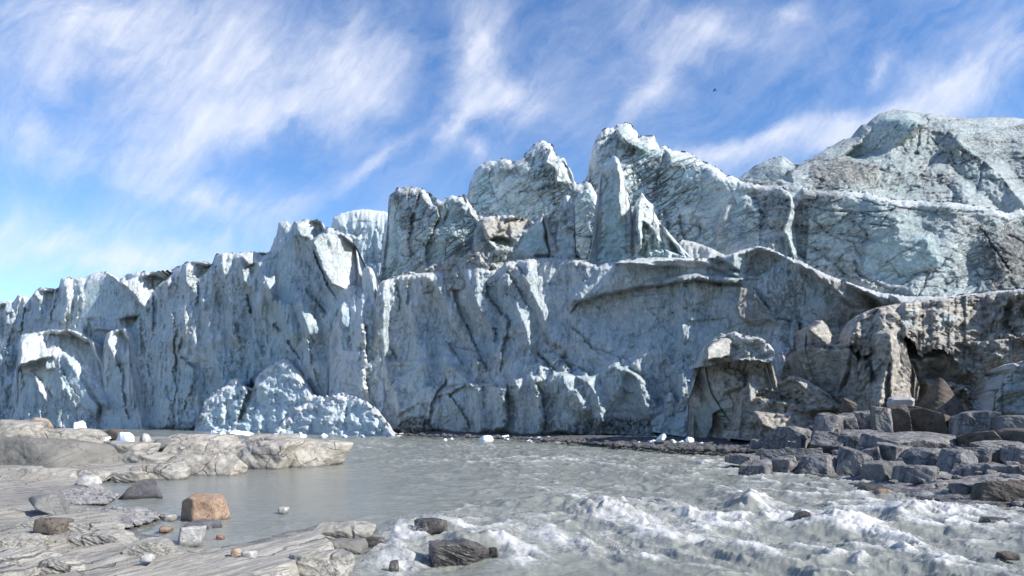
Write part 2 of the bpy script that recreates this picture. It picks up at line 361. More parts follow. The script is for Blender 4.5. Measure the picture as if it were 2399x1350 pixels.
            ins = in_poly(qx, qy, pts); d, _, _ = pl_dist(qx, qy, pts + [pts[0]]); soft = f[3].get('soft', 6)
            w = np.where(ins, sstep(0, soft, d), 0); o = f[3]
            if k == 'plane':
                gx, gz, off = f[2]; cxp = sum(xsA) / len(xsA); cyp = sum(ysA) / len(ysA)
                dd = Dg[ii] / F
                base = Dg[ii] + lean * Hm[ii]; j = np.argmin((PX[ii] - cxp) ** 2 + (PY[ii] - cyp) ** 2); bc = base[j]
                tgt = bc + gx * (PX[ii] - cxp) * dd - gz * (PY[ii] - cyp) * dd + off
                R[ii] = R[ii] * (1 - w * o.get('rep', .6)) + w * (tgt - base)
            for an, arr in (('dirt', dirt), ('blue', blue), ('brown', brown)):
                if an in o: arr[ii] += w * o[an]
            if 'lump' in o:
                f1, f2 = cellular(A[ii] / 1.1 + .6 * fbm(A[ii], Z[ii], 2, s), Z[ii] / 1.1, s + 81); R[ii] -= w * o['lump'] * (1 - f1)
                R[ii] += w * o['lump'] * .8 * fbm(A[ii] / 2.5, Z[ii] / 2.5, 3, s + 82)
    # rounding towards crest and sides
    crest = [(float(a), float(b)) for a, b in zip(xs[::3], T[::3])]
    if not rightround: crest = crest + [(x1 + 200, crest[-1][1])]
    near = (PY - T[None]) < 250
    dc = np.full(PX.shape, 1e3)
    ctop = np.array(top, float)
    ii = np.where(near); dc[ii] = pl_dist(PX[ii], PY[ii], [tuple(q) for q in top])[0]
    u = np.clip(dc / round_px, 0, 1); R = R + round_m * (1 - np.sqrt(np.clip(1 - (1 - u) ** 2, 0, 1)))
    cw = (1 - sstep(4, 24, dc + 22 * fbm(A / 2.5, Z / 2.5, 3, s + 95))) * crust; dirt = dirt * (1 - .7 * cw); blue = blue - .3 * cw
    R = R - cw * .35 * fbm(A / .6, Z / .6, 3, s + 96) - cw * .3 * (1 - cellular(A / .9, Z / .9, s + 97)[0])
    if topdirt: dirt = dirt + topdirt * (1 - sstep(0, 30, dc)) * sstep(-.3, .3, fbm(A / 3, Z / 3, 3, s + 91))
    if basal:
        db = B[None] - PY + 14 * fbm(A / 4, Z / 4, 3, s + 93); dirt = dirt + basal * (1 - sstep(basal_px * .4, basal_px, db)); R = R + 4.0 * basal * (1 - sstep(0, basal_px, db))
    Y = Y + R
    X = (PX - CX) / F * Y; ZZ = CH + (HY - PY) / F * Y
    dirt = np.clip(dirt, 0, 1); blue = np.clip(blue, 0, 1); brown = np.clip(brown, 0, 1)
    # real thickness: the sheet carries on over the crest, back, and down
    Vt = [np.stack([X, Y, ZZ], -1)]
    for dy, dz in ((.8, -.05), (2.5, -.4), (back * .5, -1.5), (back, -3)):
        r = Vt[0][-1].copy(); r[:, 1] += dy; r[:, 2] += dz; Vt.append(r[None])
    r = Vt[0][-1].copy(); r[:, 1] += back + 1; r[:, 2] = ZZ[0] - 1; Vt.append(r[None])
    V = np.concatenate(Vt, 0)
    side = lambda c: c + np.array([0, back, 0.0])
    L = V[:, :1].copy(); L[:nr, 0, 1] += back; Rr = V[:, -1:].copy(); Rr[:nr, 0, 1] += back
    V = np.concatenate([L, V, Rr], 1)
    def padA(a):
        a = np.concatenate([a] + [a[-1:]] * 5, 0); return np.concatenate([a[:, :1], a, a[:, -1:]], 1)
    nR, nC = V.shape[:2]
    fx = 0.5 * (V[0, 0, 0] + V[0, -1, 0]); loc = (float(fx), float(Y[0].mean()), 0.0)
    o = make_mesh(name, V.reshape(-1, 3), grid_faces(nR, nC), {'dirt': padA(dirt), 'blue': padA(blue), 'brown': padA(brown), 'white': padA(np.clip(cw + white0, 0, 1)), 'vn': padA(np.clip(vein * (.75 + 1.2 * fbm(A / 8, Z / 8, 3, s + 98)) * (1 - .8 * cw), 0, 1))}, mat or M_ICE, loc=loc)
    if parent is not None:
        o.parent = parent; o.location = Vec(loc) - parent.location
        if label: o['label'] = label
        return o
    return tag(o, label, cat, group)
from mathutils import Vector as Vec
GC = 'ice cliffs of the glacier front'; GS = 'ice towers along the glacier crest'
footD = [(-460, 260), (-300, 215), (0, 159), (440, 118), (880, 94), (1300, 78.4), (1700, 68), (2100, 61), (2500, 57)]
def off(d, k): return [(a, b + k) for a, b in d]
# ---- far pale dome behind the left wall
ice_sheet('ice_dome', 'pale rounded ice dome far back between the left cliff and the grey tower', [(770, 560), (782, 510), (800, 500), (830, 492), (860, 490), (900, 496), (925, 500), (940, 540)],
          [(770, 700), (940, 700)], [(770, 134), (940, 126)], lean=.45, seed=3, cat='ice tower', group=GS, jag=2, round_m=3.72, round_px=40, big=1.5, facet=1.4, fcell=7, blue0=.35, vein=.15, strata=.25, sang=4, fine=.5, back=8,
          feats=[('vein', [(800, 530), (850, 518), (890, 523)], 3, .5, .5), ('groove', [(822, 552), (838, 556), (846, 545)], 5, 2, .1), ('shade', [(830, 600), (905, 560), (905, 690), (850, 690)], 0, {'dirt': .2, 'soft': 20, 'brown': .1})])
# ---- left cliff
LEFT = ice_sheet('ice_cliff', 'long pale blue fluted ice cliff filling the left of the glacier front',
          [(-460, 770), (-300, 742), (-160, 730), (-60, 715), (0, 706), (22, 704), (30, 712), (42, 690), (58, 692), (64, 706), (85, 678), (100, 673), (130, 680), (138, 672), (143, 650), (160, 650), (170, 655), (180, 650), (200, 650), (212, 642), (247, 637), (258, 640),
           (280, 656), (300, 642), (340, 636), (385, 634), (400, 632), (430, 618), (450, 612), (480, 612), (498, 620), (505, 598), (520, 592), (560, 593), (580, 588), (600, 592), (632, 590), (640, 570), (650, 545), (652, 520), (672, 517), (684, 530),
           (692, 520), (720, 514), (752, 518), (760, 532), (780, 535), (800, 545), (822, 556), (832, 575), (838, 610), (845, 645), (850, 672), (862, 690), (900, 720)],
          [(-460, 1000), (-160, 1008), (440, 1014), (900, 1024)], footD, lean=.16, seed=11, group=GC, jag=3.2, round_m=1.98, round_px=22, big=2.8, facet=2.2, fcell=6, fst=2.6, fl=1.7, flwl=5, fine=.4, blue0=.22, dirt0=.05, vein=.42, vwl=7, sang=80, basal=.35, basal_px=16,
          feats=[
              ('ridge', [(600, 610), (640, 690), (690, 790), (705, 860)], 46, 20, 2.6),
              ('ridge', [(520, 615), (538, 700), (548, 790)], 34, 16, 2.4),
              ('ridge', [(392, 650), (396, 720), (398, 800)], 28, 12, 2.0),
              ('ridge', [(470, 690), (492, 790), (525, 900)], 36, 18, 2.2),
              ('ridge', [(705, 690), (718, 790), (742, 900), (760, 960)], 34, 14, 2.6),
              ('ridge', [(655, 560), (664, 640), (700, 720), (728, 780)], 30, 14, 2.2),
              ('ridge', [(300, 690), (312, 750)], 24, 12, 1.8),
              ('ridge', [(370, 800), (378, 900), (370, 1000)], 28, 14, 2.0),
              ('ridge', [(440, 880), (450, 1000)], 26, 16, 1.8),
              ('ridge', [(150, 660), (158, 700), (150, 750)], 20, 12, 2.0),
              ('ridge', [(90, 690), (96, 740)], 20, 14, 1.8),
              ('ridge', [(800, 720), (806, 820), (815, 920)], 26, 14, 1.8),
              ('ridge', [(560, 600), (575, 660)], 26, 12, 1.6),
              ('ridge', [(20, 720), (30, 800), (24, 900)], 24, 18, 2.2),
              ('plane', [(205, 752), (245, 748), (327, 738), (318, 765), (300, 778), (296, 820), (285, 822), (275, 780), (225, 776)], (.3, 1.1, -1.6), {'soft': 6, 'blue': -.2, 'lump': .35, 'dirt': .1, 'rep': .3}),
              ('plane', [(249, 636), (282, 660), (386, 632), (430, 618), (395, 655), (360, 690), (345, 740), (320, 700), (296, 680)], (.7, .9, .4), {'soft': 6, 'blue': -.25, 'rep': .3}),
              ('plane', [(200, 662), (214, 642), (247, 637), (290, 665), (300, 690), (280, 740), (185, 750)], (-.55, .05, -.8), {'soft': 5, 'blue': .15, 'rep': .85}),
              ('plane', [(70, 690), (85, 678), (130, 680), (118, 745), (104, 750), (98, 705)], (.9, .8, -.5), {'soft': 5, 'blue': -.2, 'rep': .3}),
              ('plane', [(430, 620), (450, 612), (500, 622), (486, 640), (460, 665), (442, 680), (430, 655)], (.7, .6, 0), {'soft': 6, 'blue': -.2, 'dirt': .15, 'lump': .4, 'rep': .3}),
              ('plane', [(560, 596), (600, 590), (636, 592), (612, 612), (580, 625)], (.8, .9, 0), {'soft': 6, 'blue': -.2, 'lump': .5, 'rep': .3}),
              ('plane', [(735, 560), (745, 548), (800, 548), (835, 580), (842, 640), (838, 668), (800, 680), (772, 668), (752, 622), (736, 590)], (1.15, .5, -2.6), {'soft': 4, 'blue': -.15, 'dirt': .12, 'rep': .35}),
              ('plane', [(692, 520), (752, 516), (762, 545), (735, 560), (700, 560), (690, 540)], (.7, .7, -.6), {'soft': 6, 'blue': -.1, 'rep': .3}),
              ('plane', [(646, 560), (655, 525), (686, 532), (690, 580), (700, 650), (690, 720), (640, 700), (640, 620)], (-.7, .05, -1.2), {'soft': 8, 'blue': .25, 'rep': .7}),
              ('plane', [(240, 800), (262, 790), (290, 800), (330, 900), (320, 960), (280, 900)], (.9, .3, -.8), {'soft': 8, 'blue': -.1, 'rep': .2}),
              ('plane', [(0, 712), (14, 710), (16, 740), (10, 800), (0, 830), (-20, 800)], (.8, .4, 0), {'soft': 5, 'blue': -.2, 'rep': .4}),
              ('shade', [(480, 830), (560, 780), (640, 760), (700, 840), (760, 930), (600, 1010), (470, 1000)], 0, {'soft': 40, 'blue': .35, 'lump': .5}),
              ('shade', [(820, 700), (900, 690), (900, 900), (780, 900), (760, 800)], 0, {'soft': 30, 'blue': .4, 'lump': .4}),
              ('groove', [(358, 655), (360, 700), (359, 774)], 4, 1.6, .5), ('groove', [(406, 730), (411, 774), (408, 793), (412, 875)], 4, 2, .35),
              ('groove', [(330, 762), (333, 834)], 3, 1.4, .4), ('groove', [(425, 790), (420, 830), (438, 850), (460, 868)], 4.5, 2, .4), ('groove', [(462, 870), (450, 911), (429, 967)], 3, 1.4, .3),
              ('groove', [(348, 850), (353, 905)], 2.5, 1.5, .3), ('groove', [(268, 835), (289, 880), (289, 942), (305, 985)], 4, 2, .3), ('groove', [(318, 885), (322, 960)], 3, 1.2, .2),
              ('vein', [(300, 768), (330, 773), (364, 771)], 5, .6, .7), ('vein', [(128, 936), (187, 942), (236, 976), (272, 996)], 2.5, .8, .6),
              ('vein', [(372, 700), (400, 712), (415, 700), (440, 690)], 3, .4, .5), ('groove', [(440, 630), (458, 655), (465, 690), (455, 720)], 5, 1.5, .5),
              ('vein', [(560, 634), (590, 620), (640, 605), (652, 596)], 3, .7, .55), ('vein', [(500, 622), (518, 660), (530, 705)], 3, .9, .35),
              ('groove', [(735, 589), (747, 621), (768, 667), (790, 700)], 4, 1.6, .5), ('groove', [(715, 675), (735, 700), (752, 720), (766, 740)], 6, 2.6, .45),
              ('groove', [(576, 690), (583, 712), (588, 733)], 6, 2.6, .1), ('groove', [(552, 760), (556, 785), (566, 805)], 5, 2.4, .2), ('groove', [(640, 760), (655, 774)], 5, 1.6, .1),
              ('groove', [(674, 795), (686, 818), (702, 838)], 6, 2.4, .15), ('groove', [(730, 729), (742, 750), (747, 790)], 4, 1.6, .5), ('groove', [(721, 787), (728, 830), (738, 878), (753, 925)], 3, 1.5, .3),
 ('vein', [(600, 700), (612, 760)], 2, .5, .3), ('vein', [(690, 560), (712, 552), (732, 558)], 2.5, .5, .4),
              ('groove', [(592, 890), (580, 925), (562, 975)], 13, 5, .35), ('shade', [(395, 985), (470, 985), (470, 1010), (395, 1010)], 0, {'dirt': .6, 'soft': 6}),
              ('groove', [(28, 770), (14, 830), (20, 880)], 4, 1.5, .2), ('groove', [(60, 720), (52, 780)], 4, 1.8, .25), ('groove', [(140, 660), (128, 700), (120, 760)], 5, 2, .1),
              ('groove', [(188, 940), (195, 1000)], 5, 2, .35), ('groove', [(212, 960), (218, 1005)], 4, 2, .35),
          ])
ice_sheet('buttress', 'projecting buttress with a sunlit white top and right edge', [(20, 1000), (30, 900), (40, 850), (44, 800), (52, 784), (110, 774), (165, 772), (200, 786), (222, 802), (238, 840), (246, 870), (256, 920), (266, 960), (276, 1004)],
          [(20, 1006), (276, 1010)], [(20, 142), (150, 133), (276, 131)], lean=.12, seed=13, jag=3, jagf=5, round_m=2.17, round_px=18, big=1.8, facet=1.6, fcell=5, fst=2.2, fl=.9, flwl=3, flang=22, fine=.45, blue0=.2, vein=.3, sang=-60, back=12, parent=LEFT,
          feats=[('plane', [(44, 800), (60, 784), (110, 776), (168, 774), (218, 802), (240, 850), (262, 935), (258, 968), (236, 951), (193, 880), (155, 835), (100, 845), (62, 858), (40, 862)], (.45, 1.3, 0.5), {'soft': 8, 'blue': -.25, 'lump': .6, 'rep': .25}),
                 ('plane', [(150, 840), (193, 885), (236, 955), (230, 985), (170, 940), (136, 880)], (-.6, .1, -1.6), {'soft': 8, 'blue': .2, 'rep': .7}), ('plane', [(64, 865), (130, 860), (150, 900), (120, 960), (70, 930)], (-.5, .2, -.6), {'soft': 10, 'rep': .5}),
                 ('plane', [(75, 870), (100, 890), (130, 930), (120, 960), (90, 920)], (.7, .6, -.8), {'soft': 5, 'rep': .2, 'blue': -.2, 'lump': .4}), ('groove', [(145, 860), (165, 905), (190, 940)], 3, 1.2, .4)])
ice_sheet('buttress', 'fluted rib catching the sun beside the projecting buttress', [(236, 900), (244, 800), (252, 780), (270, 772), (290, 768), (302, 780), (308, 830), (318, 900), (330, 960), (336, 1000)],
          [(236, 1008), (336, 1012)], [(236, 131), (336, 124)], lean=.1, seed=15, jag=2, jagf=5, round_m=1.55, round_px=18, big=1.2, facet=1.2, fcell=4, fst=3, fl=1.4, flwl=2.2, flang=10, fine=.4, blue0=.15, vein=.25, sang=80, back=10, parent=LEFT,
          feats=[('plane', [(244, 800), (256, 778), (290, 770), (305, 800), (296, 850), (270, 860), (255, 830)], (.8, .7, -.3), {'soft': 8, 'blue': -.2, 'rep': .2}), ('groove', [(272, 835), (289, 880), (292, 942), (305, 985)], 5, 2, .35)])
# ---- collapse chute and debris piles at the foot
ice_sheet('ice_debris_chute', 'powdery light blue snow chute of crushed ice below the gap in the crest', [(772, 790), (790, 725), (803, 700), (818, 690), (840, 688), (865, 680), (890, 668), (905, 668), (915, 760)],
          [(772, 1000), (915, 1012)], [(772, 96), (850, 92.5), (880, 93.5), (915, 99)], lean=.30, seed=21, cat='ice debris', jag=3, jagf=6, round_m=1.24, round_px=16, big=1.5, facet=.9, fcell=5, fst=2, fl=.8, flwl=3, lump=.45, lumpwl=1.3, fine=.4, blue0=.35, white0=.6, vein=.08,
          feats=[('groove', [(854, 758), (861, 790), (861, 840), (858, 890), (868, 930)], 9, 5.5, .6), ('plane', [(772, 720), (800, 690), (820, 690), (800, 730), (780, 745)], (.8, .9, -1), {'soft': 6, 'blue': -.7, 'rep': .3}),
                 ('shade', [(790, 830), (850, 830), (850, 930), (800, 930)], 0, {'dirt': .15, 'blue': -.5, 'soft': 20})])
ice_sheet('ice_debris_pile', 'light blue heap of crushed ice at the cliff foot, left of the dark cave', [(455, 1008), (468, 978), (480, 940), (500, 922), (525, 905), (546, 885), (556, 890), (570, 905), (590, 915), (602, 885), (612, 872), (640, 850), (668, 838), (700, 872), (730, 925), (770, 935), (800, 960), (815, 1010)],
          [(455, 1018), (815, 1022)], [(455, 107.5), (815, 89.5)], lean=.6, white0=.3, mat=M_ICE, seed=23, cat='ice debris', jag=5, jagf=5, round_m=0.93, round_px=14, big=1.2, facet=1.5, fcell=2.4, fst=1, lump=.35, lumpwl=1.5, fine=.8, blue0=.65, vein=0, back=6,
          feats=[('groove', [(588, 900), (580, 930), (568, 965), (560, 985)], 12, 4, .3)])
ice_sheet('ice_debris_pile', 'wide light blue cone of fallen ice rubble beside the grey fluted wall', [(640, 1012), (665, 985), (690, 958), (715, 945), (740, 930), (775, 928), (800, 922), (830, 930), (855, 940), (880, 958), (900, 985), (918, 1008), (930, 1016)],
          [(640, 1022), (930, 1026)], [(640, 96), (930, 83)], lean=.65, white0=.35, mat=M_ICE, seed=25, cat='ice debris', jag=4, jagf=4, round_m=0.74, round_px=12, big=1.0, facet=1.4, fcell=2.0, fst=1, lump=.35, lumpwl=1.2, fine=.8, blue0=.65, vein=0, back=6)
# ---- back towers and peaks
ice_sheet('ice_tower', 'small rounded blue ice pillar standing in the gap beside the dark tower', [(846, 700), (848, 645), (852, 630), (862, 624), (872, 628), (877, 650), (882, 700)], [(846, 720), (882, 720)], [(846, 97), (882, 94)], lean=.1, seed=27, cat='ice tower', group=GS,
          jag=1, round_m=1.55, round_px=12, big=.5, facet=.3, blue0=.45, vein=.1, back=3)
ice_sheet('ice_tower', 'blocky grey ice tower with dark diagonal cracks and a flat dirty top',
          [(880, 690), (888, 660), (893, 620), (900, 590), (905, 540), (910, 500), (909, 470), (914, 455), (925, 450), (928, 442), (960, 438), (985, 440), (1005, 450), (1022, 466), (1035, 470), (1048, 462), (1060, 458), (1075, 462), (1088, 454), (1096, 470), (1108, 486), (1125, 505), (1150, 515), (1160, 540), (1190, 600)],
          [(880, 700), (1190, 690)], [(880, 103), (1190, 91)], lean=.1, seed=31, mat=M_ICE_LAYER, cat='ice tower', group=GS, jag=3.5, jagf=6, round_m=1.86, round_px=22, big=1.6, facet=1.3, fcell=6, fst=2, fl=.4, flwl=4, fine=.35, blue0=.2, dirt0=.1, vein=.8, vwl=5, sang=28, strata=.45,
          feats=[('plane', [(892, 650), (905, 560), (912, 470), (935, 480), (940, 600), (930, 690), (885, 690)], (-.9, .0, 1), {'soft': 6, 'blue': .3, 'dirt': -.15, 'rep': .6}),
                 ('plane', [(985, 442), (1008, 450), (1024, 470), (1022, 485), (1000, 480), (985, 465)], (1.2, .9, 0), {'soft': 5, 'dirt': -.2, 'blue': -.2, 'rep': .4}), ('plane', [(1070, 460), (1090, 455), (1098, 475), (1080, 480)], (1, .8, 0), {'soft': 4, 'dirt': -.2, 'blue': -.2, 'rep': .4}),
                 ('groove', [(985, 452), (975, 490), (962, 520), (960, 560), (965, 620)], 5, 1.2, .7), ('groove', [(1022, 480), (1030, 510), (1018, 540), (1000, 580), (1003, 640)], 7, 1.4, .75), ('groove', [(1050, 465), (1046, 500), (1035, 530)], 6, 1, .6),
                 ('vein', [(920, 488), (975, 490)], 2.5, .5, .6), ('vein', [(935, 505), (990, 495)], 2, .4, .5), ('vein', [(1030, 535), (1075, 520), (1105, 490)], 4, .5, .6), ('vein', [(1100, 545), (1085, 570), (1078, 600)], 6, .6, .6), ('vein', [(940, 545), (960, 530), (985, 535)], 4, .5, .4),
                 ('plane', [(1098, 480), (1112, 490), (1128, 512), (1118, 520), (1100, 505)], (1.2, .7, -.5), {'soft': 4, 'brown': .5, 'rep': .3}), ('shade', [(960, 590), (1120, 560), (1180, 600), (1100, 660), (940, 660)], 0, {'dirt': .22, 'brown': .1, 'soft': 30})])
ice_sheet('ice_peak', 'double topped grey and white ice peak with a bright right shoulder',
          [(1070, 560), (1088, 480), (1095, 455), (1104, 425), (1112, 400), (1125, 386), (1150, 376), (1165, 378), (1172, 372), (1196, 372), (1200, 384), (1222, 370), (1238, 352), (1255, 336), (1272, 329), (1285, 333), (1296, 342), (1302, 362), (1312, 368), (1324, 372), (1330, 388), (1340, 400), (1346, 425), (1352, 431), (1365, 431), (1375, 425), (1385, 430), (1420, 500)],
          [(1070, 660), (1420, 660)], [(1070, 108), (1420, 94)], lean=.14, seed=37, mat=M_ICE_LAYER, cat='ice tower', group=GS, jag=3.5, jagf=7, round_m=2.17, round_px=24, big=2.0, facet=1.3, fcell=6, fst=2, fine=.4, blue0=.2, dirt0=.02, vein=.8, vwl=4.5, sang=25, strata=.35,
          feats=[('plane', [(1274, 380), (1290, 345), (1312, 368), (1328, 380), (1346, 428), (1300, 430), (1298, 400)], (1.2, .7, -1.5), {'soft': 5, 'dirt': -.3, 'blue': -.25, 'lump': .4, 'rep': .3}),
                 ('plane', [(1200, 384), (1238, 350), (1268, 332), (1270, 350), (1240, 380), (1228, 400)], (-.6, .3, -.5), {'soft': 6, 'dirt': -.05, 'rep': .4}),
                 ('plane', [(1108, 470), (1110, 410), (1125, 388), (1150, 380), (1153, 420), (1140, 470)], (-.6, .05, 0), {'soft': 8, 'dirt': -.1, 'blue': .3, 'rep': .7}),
                 ('vein', [(1222, 375), (1212, 400), (1222, 412)], 3, .5, .6), ('vein', [(1215, 410), (1260, 415), (1300, 410)], 3, .6, .65), ('vein', [(1160, 440), (1200, 400), (1240, 372)], 4, .6, .55), ('vein', [(1210, 452), (1260, 445), (1330, 433)], 4, .6, .65), ('vein', [(1148, 400), (1150, 430), (1160, 470)], 3, .6, .5),
                 ('vein', [(1110, 500), (1160, 480), (1190, 450), (1225, 430)], 4, .6, .6), ('vein', [(1260, 450), (1285, 490), (1300, 450), (1330, 440)], 3.5, .6, .6), ('vein', [(1190, 450), (1186, 480), (1195, 500)], 8, .6, .7), ('vein', [(1240, 395), (1262, 380), (1270, 350)], 3, .6, .5),
                 ('vein', [(1300, 395), (1290, 370), (1280, 350)], 3, .5, .4)])
ice_sheet('ice_peak', 'tallest ice peak with a notched pale crest sloping down to the right',
          [(1325, 520), (1345, 470), (1360, 432), (1372, 420), (1380, 400), (1384, 365), (1390, 340), (1400, 318), (1415, 303), (1432, 297), (1440, 300), (1448, 292), (1470, 286), (1480, 292), (1486, 303), (1494, 310), (1496, 320), (1515, 318), (1533, 318), (1540, 335), (1545, 346), (1556, 340), (1565, 346), (1575, 352), (1600, 355), (1618, 358), (1632, 370), (1650, 380), (1672, 388), (1690, 400), (1700, 412), (1718, 412), (1730, 420), (1760, 450), (1780, 480)],
          [(1325, 660), (1780, 650)], [(1325, 101), (1780, 86)], lean=.14, seed=41, mat=M_ICE_LAYER, cat='ice tower', group=GS, jag=3.2, jagf=7, round_m=2.48, round_px=26, big=2.0, facet=1.1, fcell=7, fst=1.6, fine=.35, blue0=.15, dirt0=.04, vein=.75, vwl=5.5, sang=22, strata=.4,
          feats=[('plane', [(1440, 305), (1472, 288), (1492, 310), (1498, 330), (1535, 320), (1545, 350), (1520, 365), (1480, 350), (1450, 330)], (.2, .35, -1), {'soft': 8, 'dirt': -.3, 'blue': .1, 'rep': .6}),
                 ('plane', [(1560, 350), (1618, 360), (1630, 372), (1610, 400), (1560, 400)], (-.2, .25, 0), {'soft': 10, 'dirt': -.2, 'rep': .5}),
                 ('shade', [(1380, 400), (1400, 320), (1440, 300), (1445, 350), (1420, 430), (1375, 480)], 0, {'dirt': .12, 'soft': 14}),
                 ('vein', [(1441, 300), (1448, 325), (1444, 360), (1425, 400), (1390, 450), (1362, 500)], 3.5, .8, .75), ('vein', [(1400, 355), (1430, 330), (1446, 318)], 3, .5, .6), ('vein', [(1450, 360), (1478, 365), (1490, 350), (1500, 330)], 4, .6, .6), ('vein', [(1480, 360), (1485, 400), (1505, 425), (1560, 410)], 3.5, .6, .6),
                 ('vein', [(1560, 345), (1548, 390), (1535, 440), (1525, 465)], 4.5, .9, .7), ('vein', [(1490, 365), (1540, 352), (1580, 345)], 3.5, .6, .5), ('vein', [(1390, 380), (1410, 345), (1440, 320)], 2.5, .5, .5),
                 ('shade', [(1580, 400), (1700, 400), (1740, 470), (1640, 520), (1560, 480)], 0, {'dirt': .22, 'soft': 30}), ('groove', [(1556, 490), (1562, 530), (1566, 570)], 10, 2, .6), ('groove', [(1590, 500), (1596, 540), (1610, 575)], 6, 1.6, .6), ('vein', [(1600, 480), (1650, 460), (1690, 440)], 8, .4, .4),
                 ('vein', [(1340, 600), (1370, 540), (1400, 500)], 5, .5, .35), ('plane', [(1330, 520), (1360, 450), (1380, 470), (1390, 560), (1360, 620), (1330, 620)], (-.4, 0, 1), {'soft': 14, 'blue': .5, 'rep': .5})])
# ---- right massif
ice_sheet('ice_massif', 'broad domed ice massif on the far right skyline with a sunlit upper slope',
          [(1700, 470), (1725, 425), (1740, 410), (1765, 392), (1790, 378), (1815, 370), (1832, 366), (1845, 372), (1858, 383), (1872, 384), (1895, 374), (1925, 355), (1960, 335), (1995, 320), (2012, 305), (2018, 294), (2034, 290), (2040, 282), (2060, 267), (2085, 259), (2108, 256), (2135, 262), (2160, 264), (2200, 268), (2240, 276), (2290, 278), (2330, 274), (2380, 276), (2420, 282), (2820, 300)],
          [(1700, 520), (2820, 560)], [(1700, 98), (1900, 92), (2820, 84)], lean=1.05, mat=M_ICE_LAYER, seed=47, step=2.6, group=GC, jag=1.6, round_m=3.72, round_px=40, big=3.0, facet=1.3, fcell=9, fst=.8, fine=.5, blue0=.15, dirt0=.52, brown0=.12, crust=.1, vein=.5, vwl=7, sang=-8, strata=.9,
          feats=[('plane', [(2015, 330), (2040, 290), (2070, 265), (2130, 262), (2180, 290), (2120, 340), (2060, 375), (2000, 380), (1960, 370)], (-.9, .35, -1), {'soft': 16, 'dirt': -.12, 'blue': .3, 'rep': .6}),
                 ('shade', [(2060, 470), (2200, 400), (2399, 440), (2500, 500), (2300, 490)], 0, {'dirt': -.12, 'soft': 40}), ('shade', [(2120, 330), (2350, 300), (2420, 400), (2300, 380)], 0, {'dirt': .12, 'soft': 30}),
                 ('ridge', [(2238, 320), (2260, 345), (2310, 380), (2360, 430), (2400, 480)], 30, 55, 3.2, -.1), ('vein', [(2240, 345), (2290, 375), (2330, 400), (2370, 450)], 4, .8, .55),
                 ('vein', [(2120, 300), (2180, 290), (2240, 282), (2300, 300)], 3, .5, .6), ('shade', [(1890, 380), (1960, 370), (2070, 385), (2060, 440), (1900, 450)], 0, {'dirt': .25, 'brown': .45, 'soft': 14, 'lump': .4}),
                 ('plane', [(1745, 412), (1790, 382), (1835, 368), (1850, 385), (1860, 430), (1800, 430), (1760, 425)], (-.5, .15, 0), {'soft': 8, 'dirt': -.15, 'blue': .1, 'rep': .7}), ('plane', [(1830, 366), (1850, 376), (1875, 388), (1865, 400), (1850, 390)], (.9, .5, 0), {'soft': 5, 'dirt': .3, 'rep': .4})])
ice_sheet('ice_wall', 'smooth dark streaked grey blue ice wall on the right below the sunlit slope',
          [(1680, 520), (1705, 450), (1730, 424), (1760, 428), (1790, 436), (1830, 436), (1850, 450), (1862, 470), (1880, 440), (1920, 448), (1990, 448), (2030, 450), (2060, 460), (2100, 468), (2170, 470), (2230, 474), (2290, 482), (2330, 490), (2365, 500), (2390, 488), (2420, 500), (2820, 510)],
          [(1680, 720), (2820, 720)], [(1680, 87), (2100, 76), (2820, 68)], lean=.16, seed=53, mat=M_ICE_LAYER, group=GC, jag=2.2, round_m=1.55, round_px=16, big=2.6, facet=.8, fcell=10, fst=.8, fine=.28, blue0=.12, dirt0=.40, vein=.6, vwl=7, sang=-14, strata=.6,
          feats=[('plane', [(1848, 455), (1866, 470), (1862, 520), (1858, 560), (1870, 600), (1840, 620), (1835, 540), (1845, 500)], (1.3, .3, -1.6), {'soft': 5, 'dirt': -.2, 'blue': -.2, 'rep': .4}), ('plane', [(1800, 560), (1845, 545), (1860, 610), (1810, 600)], (1.0, .3, -1), {'soft': 6, 'blue': -.2, 'dirt': .05, 'rep': .4}),
                 ('plane', [(1866, 470), (1900, 480), (1890, 620), (1866, 600), (1860, 520)], (-.7, 0, 1), {'soft': 8, 'dirt': .2, 'rep': .4}),
                 ('shade', [(1870, 440), (1960, 440), (2000, 470), (1930, 490), (1870, 480)], 0, {'dirt': .3, 'brown': .35, 'soft': 12}), ('shade', [(2100, 480), (2260, 490), (2400, 540), (2399, 700), (2300, 690), (2260, 560), (2120, 510)], 0, {'dirt': .26, 'soft': 30, 'brown': .1}),
                 ('shade', [(2280, 560), (2350, 500), (2820, 510), (2820, 720), (2300, 720)], 0, {'dirt': .4, 'soft': 55, 'brown': .25}),
                 ('plane', [(2240, 580), (2330, 540), (2400, 560), (2400, 680), (2250, 690)], (-.6, .1, 0), {'soft': 45, 'rep': .3}), ('vein', [(2295, 530), (2330, 580), (2370, 640)], 4, 1.2, .6), ('vein', [(1930, 500), (2000, 520), (2080, 530), (2120, 520)], 4, .4, .4),
                 ('vein', [(1895, 575), (1920, 590), (1960, 620), (1990, 650)], 10, .8, .55), ('groove', [(2000, 610), (2010, 645), (2060, 670)], 5, 1.2, .3), ('plane', [(2000, 560), (2180, 540), (2220, 620), (2130, 680), (2030, 660)], (-.45, -.05, 0), {'soft': 20, 'dirt': -.1, 'blue': .35, 'rep': .5}),
                 ('vein', [(2080, 610), (2110, 650), (2200, 630), (2240, 590)], 4, .5, .5), ('vein', [(1790, 490), (1780, 540)], 8, .4, .35), ('vein', [(2210, 490), (2260, 500), (2330, 492)], 8, .4, .55), ('shade', [(1760, 430), (1830, 436), (1850, 470), (1780, 520), (1740, 470)], 0, {'dirt': .15, 'soft': 15})])
